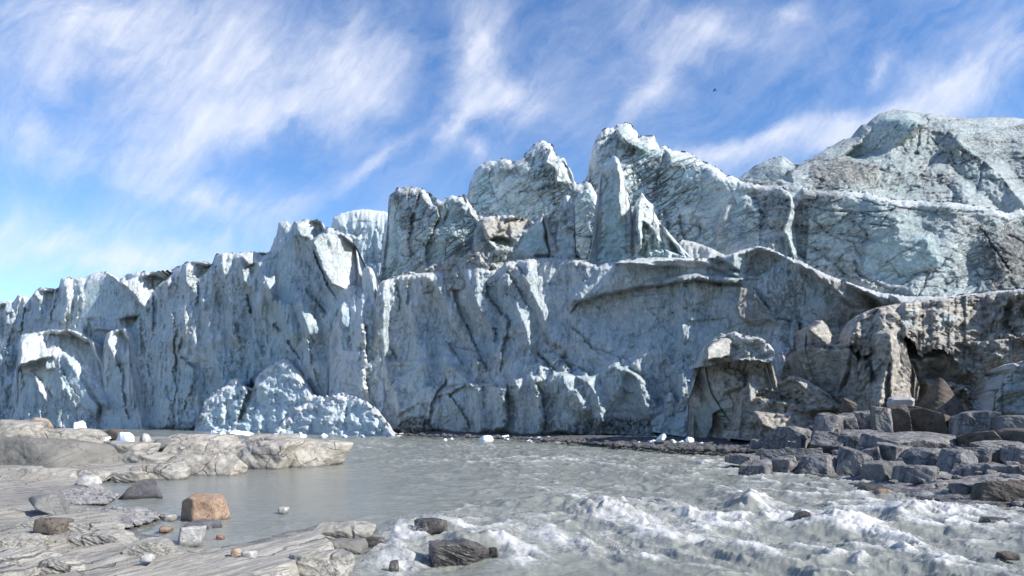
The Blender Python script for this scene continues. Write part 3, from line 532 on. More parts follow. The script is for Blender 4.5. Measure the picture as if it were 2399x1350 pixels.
# ---- spires and mounds in front of the peaks
ice_sheet('ice_spire', 'small pale green ice spire standing left of the tall pointed one', [(1296, 590), (1306, 500), (1312, 480), (1318, 468), (1326, 459), (1334, 458), (1341, 466), (1346, 485), (1350, 510), (1347, 540), (1340, 562), (1332, 590)], [(1296, 610), (1332, 610)], [(1296, 85), (1332, 85)], lean=.08, seed=57, mat=M_ICE_LAYER, cat='ice tower', group=GS,
          jag=1, round_m=1.86, round_px=20, big=.8, facet=1.2, fcell=2.5, fine=.8, blue0=.2, vein=.5, vwl=3, back=4, feats=[('plane', [(1322, 462), (1336, 458), (1350, 500), (1346, 540), (1330, 530), (1328, 490)], (1.2, .4, -1), {'soft': 4, 'blue': -.3, 'rep': .4})])
ice_sheet('ice_spire', 'tall pointed ice spire with a brightly lit right face in front of the highest peak',
          [(1372, 640), (1385, 600), (1396, 540), (1400, 480), (1407, 420), (1410, 392), (1420, 384), (1432, 372), (1441, 364), (1450, 372), (1457, 395), (1465, 420), (1470, 450), (1478, 470), (1481, 495), (1478, 520), (1490, 560), (1505, 620), (1520, 640)],
          [(1372, 650), (1520, 650)], [(1372, 84), (1520, 79)], lean=.1, seed=59, mat=M_ICE_LAYER, cat='ice tower', group=GS, jag=1.2, round_m=1.49, round_px=18, big=1.0, facet=1.4, fcell=3, fst=2.5, fl=.5, fine=.8, blue0=.25, vein=.45, vwl=3, strata=.3, back=5,
          feats=[('ridge', [(1447, 366), (1449, 420), (1450, 480), (1449, 520), (1462, 640)], 42, 34, 2.6), ('plane', [(1448, 370), (1456, 395), (1478, 470), (1481, 500), (1474, 520), (1463, 505), (1450, 515), (1449, 440)], (1.3, .3, -1.6), {'soft': 3, 'blue': -.4, 'dirt': .06, 'brown': .2, 'rep': .5}),
                 ('vein', [(1455, 400), (1464, 430), (1468, 455)], 3, .4, .5)])
ice_sheet('ice_spire', 'wedge shaped white ice spire with green hollows leaning towards the right',
          [(1476, 620), (1484, 540), (1488, 490), (1492, 470), (1500, 462), (1505, 450), (1510, 460), (1520, 474), (1530, 478), (1533, 495), (1545, 520), (1562, 538), (1580, 560), (1598, 580), (1615, 598), (1632, 612), (1645, 625)],
          [(1476, 640), (1645, 640)], [(1476, 79), (1645, 76)], lean=.2, seed=61, mat=M_ICE_LAYER, cat='ice tower', group=GS, jag=1.5, round_m=0.99, round_px=12, big=.7, facet=1.2, fcell=2.5, fst=2, fine=.9, blue0=.35, vein=.4, vwl=3, back=5,
          feats=[('plane', [(1492, 475), (1508, 458), (1530, 485), (1560, 545), (1600, 600), (1560, 590), (1530, 540), (1510, 520), (1500, 600), (1494, 540)], (1.0, .5, -1.2), {'soft': 4, 'blue': -.35, 'dirt': .08, 'rep': .4}),
                 ('groove', [(1515, 525), (1520, 560), (1510, 590)], 9, 1.6, 0), ('groove', [(1545, 530), (1548, 560), (1560, 600)], 12, 1.8, 0), ('ridge', [(1540, 550), (1562, 575), (1566, 610)], 12, 12, 1.2), ('ridge', [(1520, 540), (1524, 600)], 8, 8, 1.0), ('vein', [(1585, 575), (1600, 600)], 5, .3, .4)])
ice_sheet('ice_mound', 'low pale green ice mound behind the curled rim, right of the wedge spire', [(1560, 620), (1590, 570), (1600, 562), (1620, 565), (1650, 575), (1680, 588), (1710, 604), (1730, 620)], [(1560, 640), (1730, 640)], [(1560, 83), (1730, 78)], lean=.8, seed=63, cat='ice mound', jag=1, round_m=0.62, round_px=10, big=.5, facet=.4, blue0=.2, dirt0=.1, brown0=.25, vein=.2, back=4)
ice_sheet('ice_mound', 'grit covered brown ice mound with a shadowed scoop behind the front wall',
          [(1100, 640), (1112, 540), (1122, 520), (1135, 508), (1160, 505), (1200, 504), (1230, 512), (1252, 520), (1262, 508), (1273, 500), (1282, 520), (1292, 545), (1310, 552), (1325, 560), (1345, 580), (1365, 606), (1380, 640)],
          [(1100, 660), (1380, 650)], [(1100, 89.5), (1380, 84)], lean=.3, seed=67, mat=M_ICE_LAYER, cat='ice mound', jag=3, jagf=5, round_m=1.12, round_px=14, big=1.2, facet=1, fcell=4, lump=.35, lumpwl=1.4, fine=.45, blue0=.1, dirt0=.2, brown0=.3, vein=.4, sang=35, strata=.3,
          feats=[('plane', [(1120, 512), (1240, 508), (1250, 530), (1200, 560), (1140, 560)], (.3, 1.2, 0), {'soft': 6, 'brown': .5, 'lump': .5, 'rep': .3}), ('groove', [(1150, 560), (1180, 570), (1200, 568)], 22, 3, .35), ('plane', [(1200, 600), (1230, 545), (1272, 505), (1280, 560), (1290, 600)], (-.7, .1, -1), {'soft': 5, 'brown': -.3, 'blue': .15, 'rep': .6}),
                 ('plane', [(1270, 502), (1294, 550), (1320, 562), (1360, 605), (1290, 605), (1283, 560)], (1.0, .6, -1.5), {'soft': 4, 'brown': .25, 'dirt': -.15, 'lump': .5, 'rep': .3}), ('plane', [(1130, 530), (1150, 560), (1180, 580), (1160, 590), (1135, 560)], (1.1, .7, -1), {'soft': 4, 'dirt': -.2, 'rep': .3}),
                 ('groove', [(1190, 580), (1170, 610)], 8, 1.5, .4)])
ice_sheet('ice_mound', 'crumbled brown and white ice rubble ridge along the rim below the dark tower', [(900, 670), (915, 652), (940, 640), (975, 636), (1000, 628), (1030, 615), (1052, 606), (1062, 598), (1080, 604), (1100, 590), (1125, 594), (1140, 610), (1165, 618), (1180, 632), (1195, 650)],
          [(900, 690), (1195, 670)], [(900, 97.5), (1195, 86)], lean=.35, seed=71, mat=M_ICE_LAYER, cat='ice mound', jag=5, jagf=4, round_m=0.50, round_px=8, big=.8, facet=.8, fcell=2.5, lump=.6, lumpwl=.9, fine=.6, blue0=0, dirt0=.1, brown0=.55, vein=.2, back=3)
# ---- the long front wall
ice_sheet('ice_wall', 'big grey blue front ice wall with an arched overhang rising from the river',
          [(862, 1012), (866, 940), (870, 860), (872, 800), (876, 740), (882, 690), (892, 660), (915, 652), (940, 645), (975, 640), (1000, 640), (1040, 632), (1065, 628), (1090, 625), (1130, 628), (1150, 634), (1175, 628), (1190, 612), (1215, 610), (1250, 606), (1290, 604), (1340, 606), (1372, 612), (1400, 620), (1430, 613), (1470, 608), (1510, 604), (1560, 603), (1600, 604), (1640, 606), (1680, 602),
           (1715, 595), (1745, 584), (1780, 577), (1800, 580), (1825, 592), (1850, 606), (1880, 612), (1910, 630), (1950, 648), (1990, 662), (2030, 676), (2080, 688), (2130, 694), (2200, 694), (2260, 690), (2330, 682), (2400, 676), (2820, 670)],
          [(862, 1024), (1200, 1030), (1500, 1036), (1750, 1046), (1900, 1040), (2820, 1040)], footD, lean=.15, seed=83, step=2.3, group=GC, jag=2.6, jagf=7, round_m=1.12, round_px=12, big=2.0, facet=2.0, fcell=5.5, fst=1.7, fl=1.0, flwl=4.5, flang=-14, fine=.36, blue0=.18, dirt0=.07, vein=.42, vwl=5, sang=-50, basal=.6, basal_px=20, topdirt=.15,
          feats=[
              ('ridge', [(1000, 640), (1040, 700), (1085, 780), (1120, 850)], 30, 16, 1.8),
              ('ridge', [(1100, 640), (1108, 700), (1150, 760), (1160, 830)], 26, 14, 1.8),
              ('ridge', [(1230, 640), (1255, 700), (1280, 760), (1300, 800)], 34, 16, 1.5),
              ('ridge', [(905, 680), (895, 780), (902, 860), (930, 930)], 22, 34, 1.6),
              ('ridge', [(960, 700), (975, 780), (985, 850)], 26, 20, 1.2),
              ('ridge', [(1205, 880), (1218, 940), (1210, 1012)], 26, 12, 1.1),
              ('ridge', [(1158, 885), (1165, 950), (1160, 1012)], 30, 10, 1.0),
              ('ridge', [(1245, 880), (1262, 940), (1264, 1012)], 30, 8, 1.2),
              ('ridge', [(1062, 925), (1085, 970), (1080, 1012)], 26, 12, 1.1),
              ('ridge', [(1120, 905), (1125, 1010)], 12, 12, 1.4),
              ('ridge', [(1300, 885), (1335, 940), (1345, 1000)], 40, 26, 1.1),
              ('ridge', [(1425, 850), (1475, 868), (1505, 930), (1520, 970)], 40, 20, 1.2),
              ('ridge', [(1240, 800), (1290, 850), (1345, 905), (1370, 960)], 30, 24, .9),
              ('ridge', [(1580, 860), (1600, 900), (1590, 960)], 34, 20, 1.4),
              ('ridge', [(1180, 650), (1215, 720), (1240, 800)], 20, 20, 1.0),
              ('ridge', [(1040, 845), (1070, 870), (1100, 900)], 20, 10, 1.6),
              ('ridge', [(1370, 890), (1400, 930), (1410, 985)], 26, 20, 1.4),
              ('shade', [(1040, 660), (1160, 640), (1200, 750), (1190, 880), (1110, 900), (1060, 780)], 0, {'dirt': .14, 'soft': 25}),
              ('groove', [(1057, 660), (1066, 700), (1080, 738), (1099, 773), (1131, 849), (1142, 866)], 5, 1.6, .55), ('groove', [(1140, 661), (1140, 696), (1168, 725), (1194, 751), (1190, 780), (1180, 810), (1174, 880)], 7, 1.8, .55),
              ('groove', [(1188, 636), (1205, 664), (1222, 690), (1245, 731)], 5, 1.3, .7), ('groove', [(1210, 623), (1232, 645), (1245, 668)], 4, 1.2, .6), ('groove', [(930, 658), (934, 700), (933, 731)], 3, 1, .5), ('groove', [(959, 645), (955, 690), (949, 725)], 3, 1, .4),
              ('groove', [(914, 811), (927, 840), (940, 856)], 3.5, 1.2, .5), ('groove', [(1048, 803), (1058, 820), (1072, 835), (1088, 855)], 6, 1.8, .5), ('groove', [(1100, 815), (1120, 845), (1140, 868)], 9, 1.6, .45), ('groove', [(1156, 770), (1160, 800)], 6, 1.5, .6),
              ('groove', [(1252, 824), (1274, 843), (1298, 870)], 5, 1.8, .4), ('groove', [(1312, 837), (1328, 850), (1342, 874)], 7, 2.4, .5), ('groove', [(1355, 860), (1372, 870), (1386, 882)], 4, 1.2, .4),
              ('groove', [(1040, 866), (1046, 897), (1019, 926), (1003, 990)], 4, 1.5, .65), ('groove', [(1096, 900), (1060, 920), (1019, 932)], 4, 1.3, .6), ('groove', [(1187, 905), (1190, 950), (1186, 1008)], 10, 3, .5), ('groove', [(1255, 900), (1274, 929), (1277, 1015)], 7, 3, .4),
              ('groove', [(1051, 919), (1077, 958), (1102, 1005)], 4, 1.5, .5), ('groove', [(1110, 895), (1150, 898), (1166, 900)], 4, 1.2, .5), ('groove', [(1130, 905), (1136, 960)], 3, 1, .4),
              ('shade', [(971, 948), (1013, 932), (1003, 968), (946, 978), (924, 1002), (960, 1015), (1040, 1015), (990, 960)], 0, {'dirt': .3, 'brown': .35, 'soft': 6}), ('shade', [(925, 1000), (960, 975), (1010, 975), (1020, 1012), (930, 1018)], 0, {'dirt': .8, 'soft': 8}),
              ('step', [(1331, 740), (1356, 708), (1419, 688), (1498, 672), (1560, 664), (1629, 656), (1700, 662), (1750, 668)], -2.2, 7, 30), ('vein', [(1331, 740), (1356, 710), (1419, 692), (1498, 676), (1560, 668), (1629, 658), (1700, 664), (1750, 672)], 7, .3, .5), ('vein', [(1400, 715), (1480, 690), (1560, 678)], 12, .2, .22),  # dark lines below the arch paint the overhang's underside shade into the colour
              ('plane', [(1400, 625), (1500, 610), (1640, 610), (1720, 640), (1740, 655), (1629, 648), (1498, 662), (1419, 680), (1330, 725), (1340, 690), (1390, 655)], (-.3, .1, -1.6), {'soft': 10, 'dirt': -.15, 'blue': .15, 'rep': .75}),
              ('plane', [(1430, 615), (1560, 604), (1690, 603), (1740, 640), (1700, 645), (1640, 630), (1520, 628)], (.15, .9, -1.2), {'soft': 7, 'dirt': -.15, 'blue': -.1, 'lump': .25, 'rep': .3}),
              ('shade', [(1380, 760), (1500, 710), (1620, 720), (1680, 800), (1620, 860), (1480, 840), (1400, 800)], 0, {'blue': .2, 'soft': 50}),
              ('vein', [(1604, 721), (1650, 738), (1700, 742)], 6, .5, .35), ('groove', [(1334, 764), (1360, 785), (1391, 817), (1430, 828), (1473, 845)], 2.6, 1.0, .5), ('groove', [(1462, 863), (1490, 872), (1512, 888)], 4, 1.4, .5), ('groove', [(1512, 900), (1525, 930), (1540, 950)], 8, 1.5, .2),
              ('plane', [(1040, 830), (1066, 828), (1090, 850), (1112, 880), (1090, 900), (1050, 905), (1036, 870)], (.1, .5, -1.6), {'soft': 4, 'dirt': -.1, 'rep': .4}), ('plane', [(1255, 830), (1275, 845), (1298, 872), (1290, 900), (1262, 880)], (.3, .4, -1.2), {'soft': 4, 'dirt': -.1, 'rep': .4}), ('plane', [(1318, 845), (1345, 876), (1372, 900), (1340, 915), (1315, 890)], (.3, .4, -1.3), {'soft': 4, 'dirt': -.1, 'rep': .4}), ('plane', [(925, 880), (1000, 850), (1040, 872), (1042, 898), (1000, 935), (930, 980), (915, 930)], (-.3, .1, -1.3), {'soft': 6, 'rep': .3}), ('plane', [(1450, 870), (1490, 880), (1505, 920), (1470, 925), (1445, 905)], (.2, .6, -1.2), {'soft': 5, 'rep': .3}),
              ('step', [(1240, 850), (1270, 850), (1300, 872), (1350, 880), (1380, 885), (1440, 855), (1470, 865), (1510, 890), (1540, 950), (1600, 940)], 1.6, 12, 20), ('step', [(1000, 905), (1050, 905), (1110, 895), (1180, 900)], 1.2, 8, 15), ('step', [(900, 850), (1000, 845), (1060, 830), (1120, 855)], 1.0, 10, 15),
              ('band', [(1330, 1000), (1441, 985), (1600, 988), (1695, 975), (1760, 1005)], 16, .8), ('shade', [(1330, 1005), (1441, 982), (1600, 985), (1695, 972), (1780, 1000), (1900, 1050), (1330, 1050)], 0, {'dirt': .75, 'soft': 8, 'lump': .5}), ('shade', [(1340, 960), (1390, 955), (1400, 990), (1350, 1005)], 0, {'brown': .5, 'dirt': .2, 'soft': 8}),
              ('plane', [(1740, 645), (1760, 600), (1785, 582), (1840, 605), (1800, 640), (1770, 650)], (-.4, -.15, .8), {'soft': 8, 'dirt': .12, 'brown': .25, 'rep': .5}), ('ridge', [(1730, 594), (1782, 578), (1830, 596), (1856, 612)], 8, 8, 1.0, -.1),
              ('plane', [(1730, 672), (1760, 672), (1800, 730), (1815, 752), (1770, 765), (1728, 745), (1722, 720)], (-.3, .2, -1.3), {'soft': 5, 'brown': .75, 'dirt': .15, 'rep': .3}), ('groove', [(1765, 672), (1790, 710), (1820, 750), (1870, 755), (1878, 800), (1850, 840)], 4, 1.6, .45),
              ('ridge', [(1850, 610), (1900, 628), (1970, 655), (2050, 690), (2120, 720)], 14, 24, 1.2), ('plane', [(1870, 615), (1960, 650), (2060, 700), (2100, 760), (2000, 720), (1930, 670)], (.6, .9, -.6), {'soft': 10, 'brown': .5, 'rep': .3}),
              ('shade', [(1930, 690), (2050, 690), (2200, 694), (2820, 670), (2820, 860), (1990, 830), (1900, 760)], 0, {'brown': .75, 'dirt': .05, 'soft': 30, 'lump': .6}), ('shade', [(2060, 830), (2820, 830), (2820, 1040), (2060, 1040)], 0, {'dirt': .85, 'soft': 20}),  # wall behind the cave painted dark, standing in for its shade
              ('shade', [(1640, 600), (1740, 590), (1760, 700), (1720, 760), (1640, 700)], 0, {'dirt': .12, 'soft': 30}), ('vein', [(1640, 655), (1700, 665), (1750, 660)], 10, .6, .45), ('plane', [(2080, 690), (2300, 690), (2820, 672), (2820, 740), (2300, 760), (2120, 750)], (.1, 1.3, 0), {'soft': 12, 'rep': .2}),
          ])
# ---- blocks of clean ice leaning at the foot
ice_sheet('ice_block', 'small jagged blue ice blocks leaning on the dark base of the front wall', [(1530, 985), (1545, 970), (1555, 968), (1562, 930), (1572, 915), (1580, 935), (1590, 940), (1610, 905), (1630, 880), (1648, 870), (1665, 900), (1690, 940), (1715, 965), (1740, 985), (1760, 1000)], [(1530, 1012), (1640, 1030), (1760, 1040)], [(1530, 71), (1760, 64)], lean=.3, seed=87, cat='ice debris', jag=4, jagf=4, round_m=0.50, round_px=8, big=.6, facet=1, fcell=2.5, lump=.5, lumpwl=1.0, fine=.4, blue0=.35, vein=.1, dirt0=.05, back=3)
# ---- brown debris-laden ice on the right
GB = 'brown debris-covered ice formations on the right'
MUSH = ice_sheet('dirty_ice_block', 'mushroom shaped brown ice block with a layered white cap beside the blue wall',
          [(1640, 960), (1644, 880), (1648, 830), (1652, 812), (1662, 800), (1680, 792), (1690, 780), (1700, 784), (1722, 776), (1742, 786), (1762, 788), (1785, 792), (1800, 805), (1810, 818), (1813, 835), (1815, 1010)],
          [(1640, 1030), (1700, 1040), (1760, 1045), (1815, 1045)], [(1640, 62), (1815, 55.5)], warpR=[(836, 0), (852, -18), (885, -22), (930, -10), (970, 15), (1020, 30)], warpL=[(840, 0), (860, 6), (900, 14), (940, 34), (980, 64), (1020, 92)], lean=.12, seed=91, cat='ice formation', group=GB, mat=M_ICE_LAYER, jag=2, jagf=5, round_m=1.24, round_px=16, big=1.2, facet=.8, fcell=3.5, fine=.3, lump=.25, lumpwl=1.0, blue0=.1, dirt0=.08, brown0=.8, vein=.2, strata=.35, sang=18, back=5,
          feats=[('plane', [(1650, 815), (1690, 788), (1750, 790), (1800, 808), (1812, 830), (1770, 835), (1700, 840), (1655, 850)], (.5, 1.0, -1.2), {'soft': 5, 'dirt': -.25, 'brown': -.1, 'rep': .3}), ('groove', [(1700, 860), (1740, 870), (1755, 900)], 30, 3, .35), ('step', [(1640, 860), (1700, 840), (1770, 838), (1812, 842)], -1.2, 6, 10),
                 ('shade', [(1640, 880), (1690, 900), (1730, 960), (1760, 1030), (1650, 990)], 0, {'brown': -.35, 'blue': .1, 'soft': 30}), ('vein', [(1700, 900), (1720, 950), (1745, 1000)], 5, .5, .3), ('groove', [(1730, 920), (1738, 950)], 4, .8, .4)])
ice_sheet('ice_cap', 'layered white and brown cap of the mushroom block', [(1643, 850), (1648, 826), (1658, 804), (1678, 792), (1700, 784), (1722, 777), (1745, 787), (1780, 790), (1802, 805), (1815, 822), (1816, 834)],
          [(1643, 862), (1680, 852), (1720, 844), (1760, 842), (1800, 850), (1816, 842)], [(1643, 60.5), (1816, 54.6)], lean=.35, mat=M_ICE_LAYER, seed=92, jag=3, jagf=4, botjag=8, round_m=.6, round_px=8, big=.8, facet=.9, fcell=2.0, fst=.5, fine=.5, lump=.3, lumpwl=.7, blue0=0, dirt0=.02, brown0=.45, vein=.3, vwl=2, strata=.6, sang=14, back=4, parent=MUSH)
ice_sheet('dirty_ice_block', 'low rolling mass of gritty tan ice curling around a dark hollow above the rock steps',
          [(1732, 1010), (1742, 920), (1752, 890), (1764, 868), (1782, 862), (1800, 868), (1812, 885), (1822, 878), (1832, 892), (1850, 880), (1880, 885), (1915, 905), (1945, 925), (1960, 945), (1990, 950), (2020, 955), (2060, 975)],
          [(1732, 1030), (1850, 1040), (1900, 1000), (2060, 1000)], [(1732, 56), (2060, 50)], lean=.5, seed=93, cat='ice formation', group=GB, mat=M_ICE_LAYER, jag=2, jagf=5, round_m=0.62, round_px=10, big=1.0, facet=.7, fcell=3, fine=.35, lump=.35, lumpwl=.9, dirt0=.05, brown0=.95, blue0=0, vein=.1, back=4,
          feats=[('groove', [(1775, 925), (1810, 932), (1850, 940), (1885, 945)], 16, 2.6, .5), ('groove', [(1785, 890), (1805, 900)], 14, 1.5, .25), ('plane', [(1750, 900), (1770, 868), (1800, 870), (1780, 920), (1756, 950)], (.5, .7, -.5), {'soft': 4, 'dirt': -.2, 'brown': -.3, 'rep': .4}),
                 ('plane', [(1760, 960), (1850, 965), (1990, 955), (2000, 1000), (1850, 1030), (1780, 1000)], (.2, 1.0, -.6), {'soft': 8, 'rep': .3}), ('plane', [(1850, 885), (1905, 900), (1955, 940), (1900, 925)], (.4, 1.0, -.8), {'soft': 4, 'rep': .4})])
ice_sheet('dirty_ice_block', 'dark brown ice horn with a pointed white top between mushroom block and pillar',
          [(1862, 960), (1864, 830), (1866, 816), (1876, 812), (1886, 800), (1884, 775), (1894, 762), (1912, 752), (1926, 750), (1938, 762), (1948, 782), (1958, 800), (1975, 812), (1990, 808), (2010, 840), (2020, 900), (2025, 980)],
          [(1862, 985), (2025, 985)], [(1862, 58), (2025, 52)], warpL=[(810, 0), (818, 0), (850, 12), (900, 30), (960, 60)], lean=.1, seed=95, cat='ice formation', group=GB, mat=M_ICE_LAYER, jag=2.4, jagf=5, round_m=1.24, round_px=16, big=1.0, facet=.9, fcell=3.5, fine=.3, lump=.2, dirt0=.14, brown0=.85, blue0=.1, vein=.25, back=5,
          feats=[('plane', [(1868, 820), (1900, 808), (1980, 815), (2000, 830), (1990, 900), (1940, 960), (1890, 930), (1872, 870)], (-.5, -.3, -.8), {'soft': 6, 'dirt': .15, 'rep': .5}), ('plane', [(1890, 770), (1925, 752), (1948, 785), (1975, 815), (1940, 812), (1910, 790)], (.8, .6, -1), {'soft': 4, 'dirt': -.3, 'rep': .3}), ('vein', [(1866, 816), (1900, 806), (1975, 813)], 4, -.6, -.25),
                 ('ridge', [(1990, 812), (1985, 860), (1960, 930)], 8, 20, .8)])
ice_sheet('dirty_ice_block', 'thick lit tan ice pillar flaring at its foot beside the black cave',
          [(1960, 990), (1985, 930), (2005, 900), (2020, 860), (2035, 800), (2045, 740), (2060, 720), (2090, 715), (2115, 740), (2128, 800), (2136, 830), (2140, 860), (2142, 985)],
          [(1960, 1000), (2142, 990)], [(1960, 53), (2142, 50)], warpR=[(840, -8), (870, 4), (910, 16), (940, 10), (970, -4)], lean=.22, seed=97, cat='ice formation', group=GB, mat=M_ICE_LAYER, jag=2, jagf=5, round_m=1.49, round_px=24, big=.9, facet=.8, fcell=3.5, fine=.35, lump=.35, lumpwl=.9, dirt0=.0, brown0=.9, blue0=.0, vein=.15, back=5,
          feats=[('ridge', [(2078, 770), (2085, 840), (2070, 900), (2060, 960)], 26, 60, 2.2), ('groove', [(2025, 830), (2045, 870), (2040, 900)], 9, 2, .5), ('plane', [(2080, 780), (2125, 800), (2150, 900), (2140, 950), (2080, 960), (2085, 860)], (.6, .4, -1), {'soft': 6, 'dirt': -.1, 'rep': .2}), ('shade', [(1960, 940), (2020, 880), (2050, 960), (1990, 990)], 0, {'dirt': .3, 'soft': 10})])
ice_sheet('dirty_ice_block', 'long roof of gritty brown ice overhanging the black cave on the right',
          [(1990, 800), (2005, 760), (2020, 735), (2050, 722), (2100, 712), (2150, 706), (2200, 700), (2260, 694), (2330, 686), (2400, 680), (2820, 676)],
          [(1990, 815), (2030, 835), (2060, 812), (2100, 800), (2135, 790), (2160, 840), (2185, 812), (2220, 826), (2255, 862), (2290, 880), (2320, 905), (2345, 870), (2375, 815), (2400, 800), (2820, 805)], [(1990, 54), (2820, 44)], lean=.75, botjag=22, fst=.6, seed=99, cat='ice formation', group=GB, mat=M_ICE_LAYER, jag=2, jagf=5, round_m=0.74, round_px=10, big=1.6, facet=.9, fcell=4, fine=.45, lump=.5, lumpwl=1.1, dirt0=.02, brown0=.85, blue0=0, vein=.15, back=5,
          feats=[('shade', [(2100, 720), (2160, 720), (2140, 760), (2100, 770)], 0, {'brown': -.5, 'dirt': -.1, 'soft': 10}), ('shade', [(2200, 720), (2260, 740), (2230, 790), (2180, 780)], 0, {'brown': -.45, 'soft': 20}), ('band', [(1990, 812), (2100, 815), (2270, 830), (2820, 800)], 14, .4), ('groove', [(2060, 790), (2100, 800), (2150, 805)], 8, 1, .4),
                 ('groove', [(2370, 700), (2350, 760), (2385, 790)], 20, 1.8, .4)])
ice_sheet('ice_wall', 'shadowed grey ice back wall inside the cave behind the debris roof', [(2090, 800), (2130, 800), (2200, 800), (2300, 800), (2400, 790), (2820, 790)], [(2090, 990), (2820, 990)], [(2090, 57), (2820, 44)], lean=.05, seed=103, mat=M_ICE_LAYER, cat='ice cliff', jag=1, round_m=0.19, round_px=5, big=2.6, facet=2.2, fcell=4, fine=.5, lump=.4, dirt0=.12, brown0=.75, blue0=.1, vein=.3, back=2,
          feats=[('groove', [(2160, 880), (2230, 890), (2280, 900)], 22, 2.5, .3), ('ridge', [(2120, 830), (2150, 850), (2180, 840)], 20, 20, 1.2)])
ice_sheet('dirty_ice_block', 'blue white clean ice knob under the right end of the debris roof', [(2325, 960), (2332, 925), (2345, 905), (2352, 880), (2362, 872), (2375, 850), (2390, 855), (2420, 840), (2500, 835)], [(2325, 1010), (2500, 1010)], [(2325, 46), (2500, 42)], lean=.3, seed=105, cat='ice formation', group=GB, mat=M_ICE_LAYER, jag=3, jagf=5, round_m=0.74, round_px=14, big=.6, facet=1.6, fcell=2.0, fine=.6, lump=.5, dirt0=.25, brown0=.35, blue0=.35, back=3)
# ================================================================ RIVER
def river_fields(PX, PY, X, Y):
    """rapids strength and foam from where the photo shows white water"""
    n = fbm(PX / 120, PY / 45, 3, 901)
    px = PX + 40 * fbm(PX / 90, PY / 30, 3, 903); py = PY + 10 * fbm(PX / 60, PY / 25, 3, 905)
    def blob(cx, cy, a, b, an=0):
        c, s_ = math.cos(math.radians(an)), math.sin(math.radians(an)); dx, dy = px - cx, py - cy
        u, v = (dx * c + dy * s_) / a, (-dx * s_ + dy * c) / b
        return np.exp(-(u * u + v * v))
    calm = np.clip(blob(620, 1150, 380, 75, 5) * 1.3, 0, 1)
    I = .36 + .6 * blob(1700, 1250, 640, 110, 8) + .55 * blob(2150, 1180, 330, 60, 10) + .3 * blob(1500, 1080, 700, 40, 3) + .5 * blob(1000, 1270, 130, 60) + .35 * blob(2200, 1320, 400, 60)
    I = np.clip(I * (1 - calm), .03, 1)
    fo = np.zeros_like(PX)
    for cx, cy, a, b, an, wt in ((900, 1040, 110, 7, 3, .5), (1120, 1045, 160, 7, 1, .45), (1050, 1083, 110, 6, 2, .5), (1300, 1078, 170, 7, 1, .5), (1360, 1072, 40, 7, 0, .4), (860, 1050, 40, 5, 10, .5), (1500, 1100, 130, 8, 8, .3),
                                 (1340, 1170, 110, 9, 22, .45), (1400, 1195, 150, 16, 24, .8), (1500, 1225, 170, 30, 8, .95), (1640, 1215, 170, 16, 10, .9), (1600, 1255, 260, 24, 4, .75), (1400, 1290, 190, 22, 6, .7), (1300, 1262, 140, 28, 12, .85), (1200, 1240, 60, 14, 10, .5),
                                 (1250, 1205, 120, 10, 10, .5), (1120, 1215, 100, 9, -8, .45), (1000, 1295, 60, 10, 0, .45), (860, 1325, 60, 16, 0, .5), (1100, 1330, 200, 8, 0, .25), (1040, 1205, 120, 7, -16, .5), (1120, 1185, 70, 6, -14, .4), (955, 1255, 60, 30, 0, .95), (925, 1318, 85, 34, 0, .95), (1085, 1238, 50, 13, 0, .85), (1250, 1235, 110, 16, 8, .7), (1200, 1290, 70, 30, 30, 1.0), (1170, 1262, 30, 24, 50, .8),
                                 (1760, 1180, 48, 32, 20, 1.0), (1810, 1205, 60, 20, 30, .9), (1840, 1210, 60, 20, 20, .7), (1960, 1228, 90, 22, 12, .95), (2060, 1250, 110, 24, 28, .95), (2110, 1285, 60, 14, 40, .9), (2100, 1210, 150, 22, 8, .7), (1900, 1170, 90, 12, 14, .5),
                                 (2020, 1165, 160, 12, 14, .5), (2250, 1215, 160, 30, 10, .7), (2330, 1240, 120, 24, 10, .4), (2200, 1300, 220, 30, 8, .4), (1700, 1240, 120, 14, 14, .6), (1680, 1135, 100, 8, 14, .5), (1660, 1085, 90, 14, 10, .55), (1720, 1100, 50, 16, 10, .6),
                                 (1760, 1120, 70, 8, 10, .5), (1640, 1120, 60, 8, 20, .4), (1570, 1115, 60, 8, 20, .3), (2050, 1330, 500, 26, 4, .2), (1650, 1290, 200, 14, 8, .45), (1500, 1320, 200, 12, 5, .3), (1800, 1290, 120, 14, 10, .5), (1960, 1300, 120, 12, 20, .5), (2350, 1330, 120, 30, 0, .45), (900, 1235, 30, 9, 0, .35)):
        fo = np.maximum(fo, wt * blob(cx, cy, a, b, an))
    return I, np.clip(fo, 0, 1)
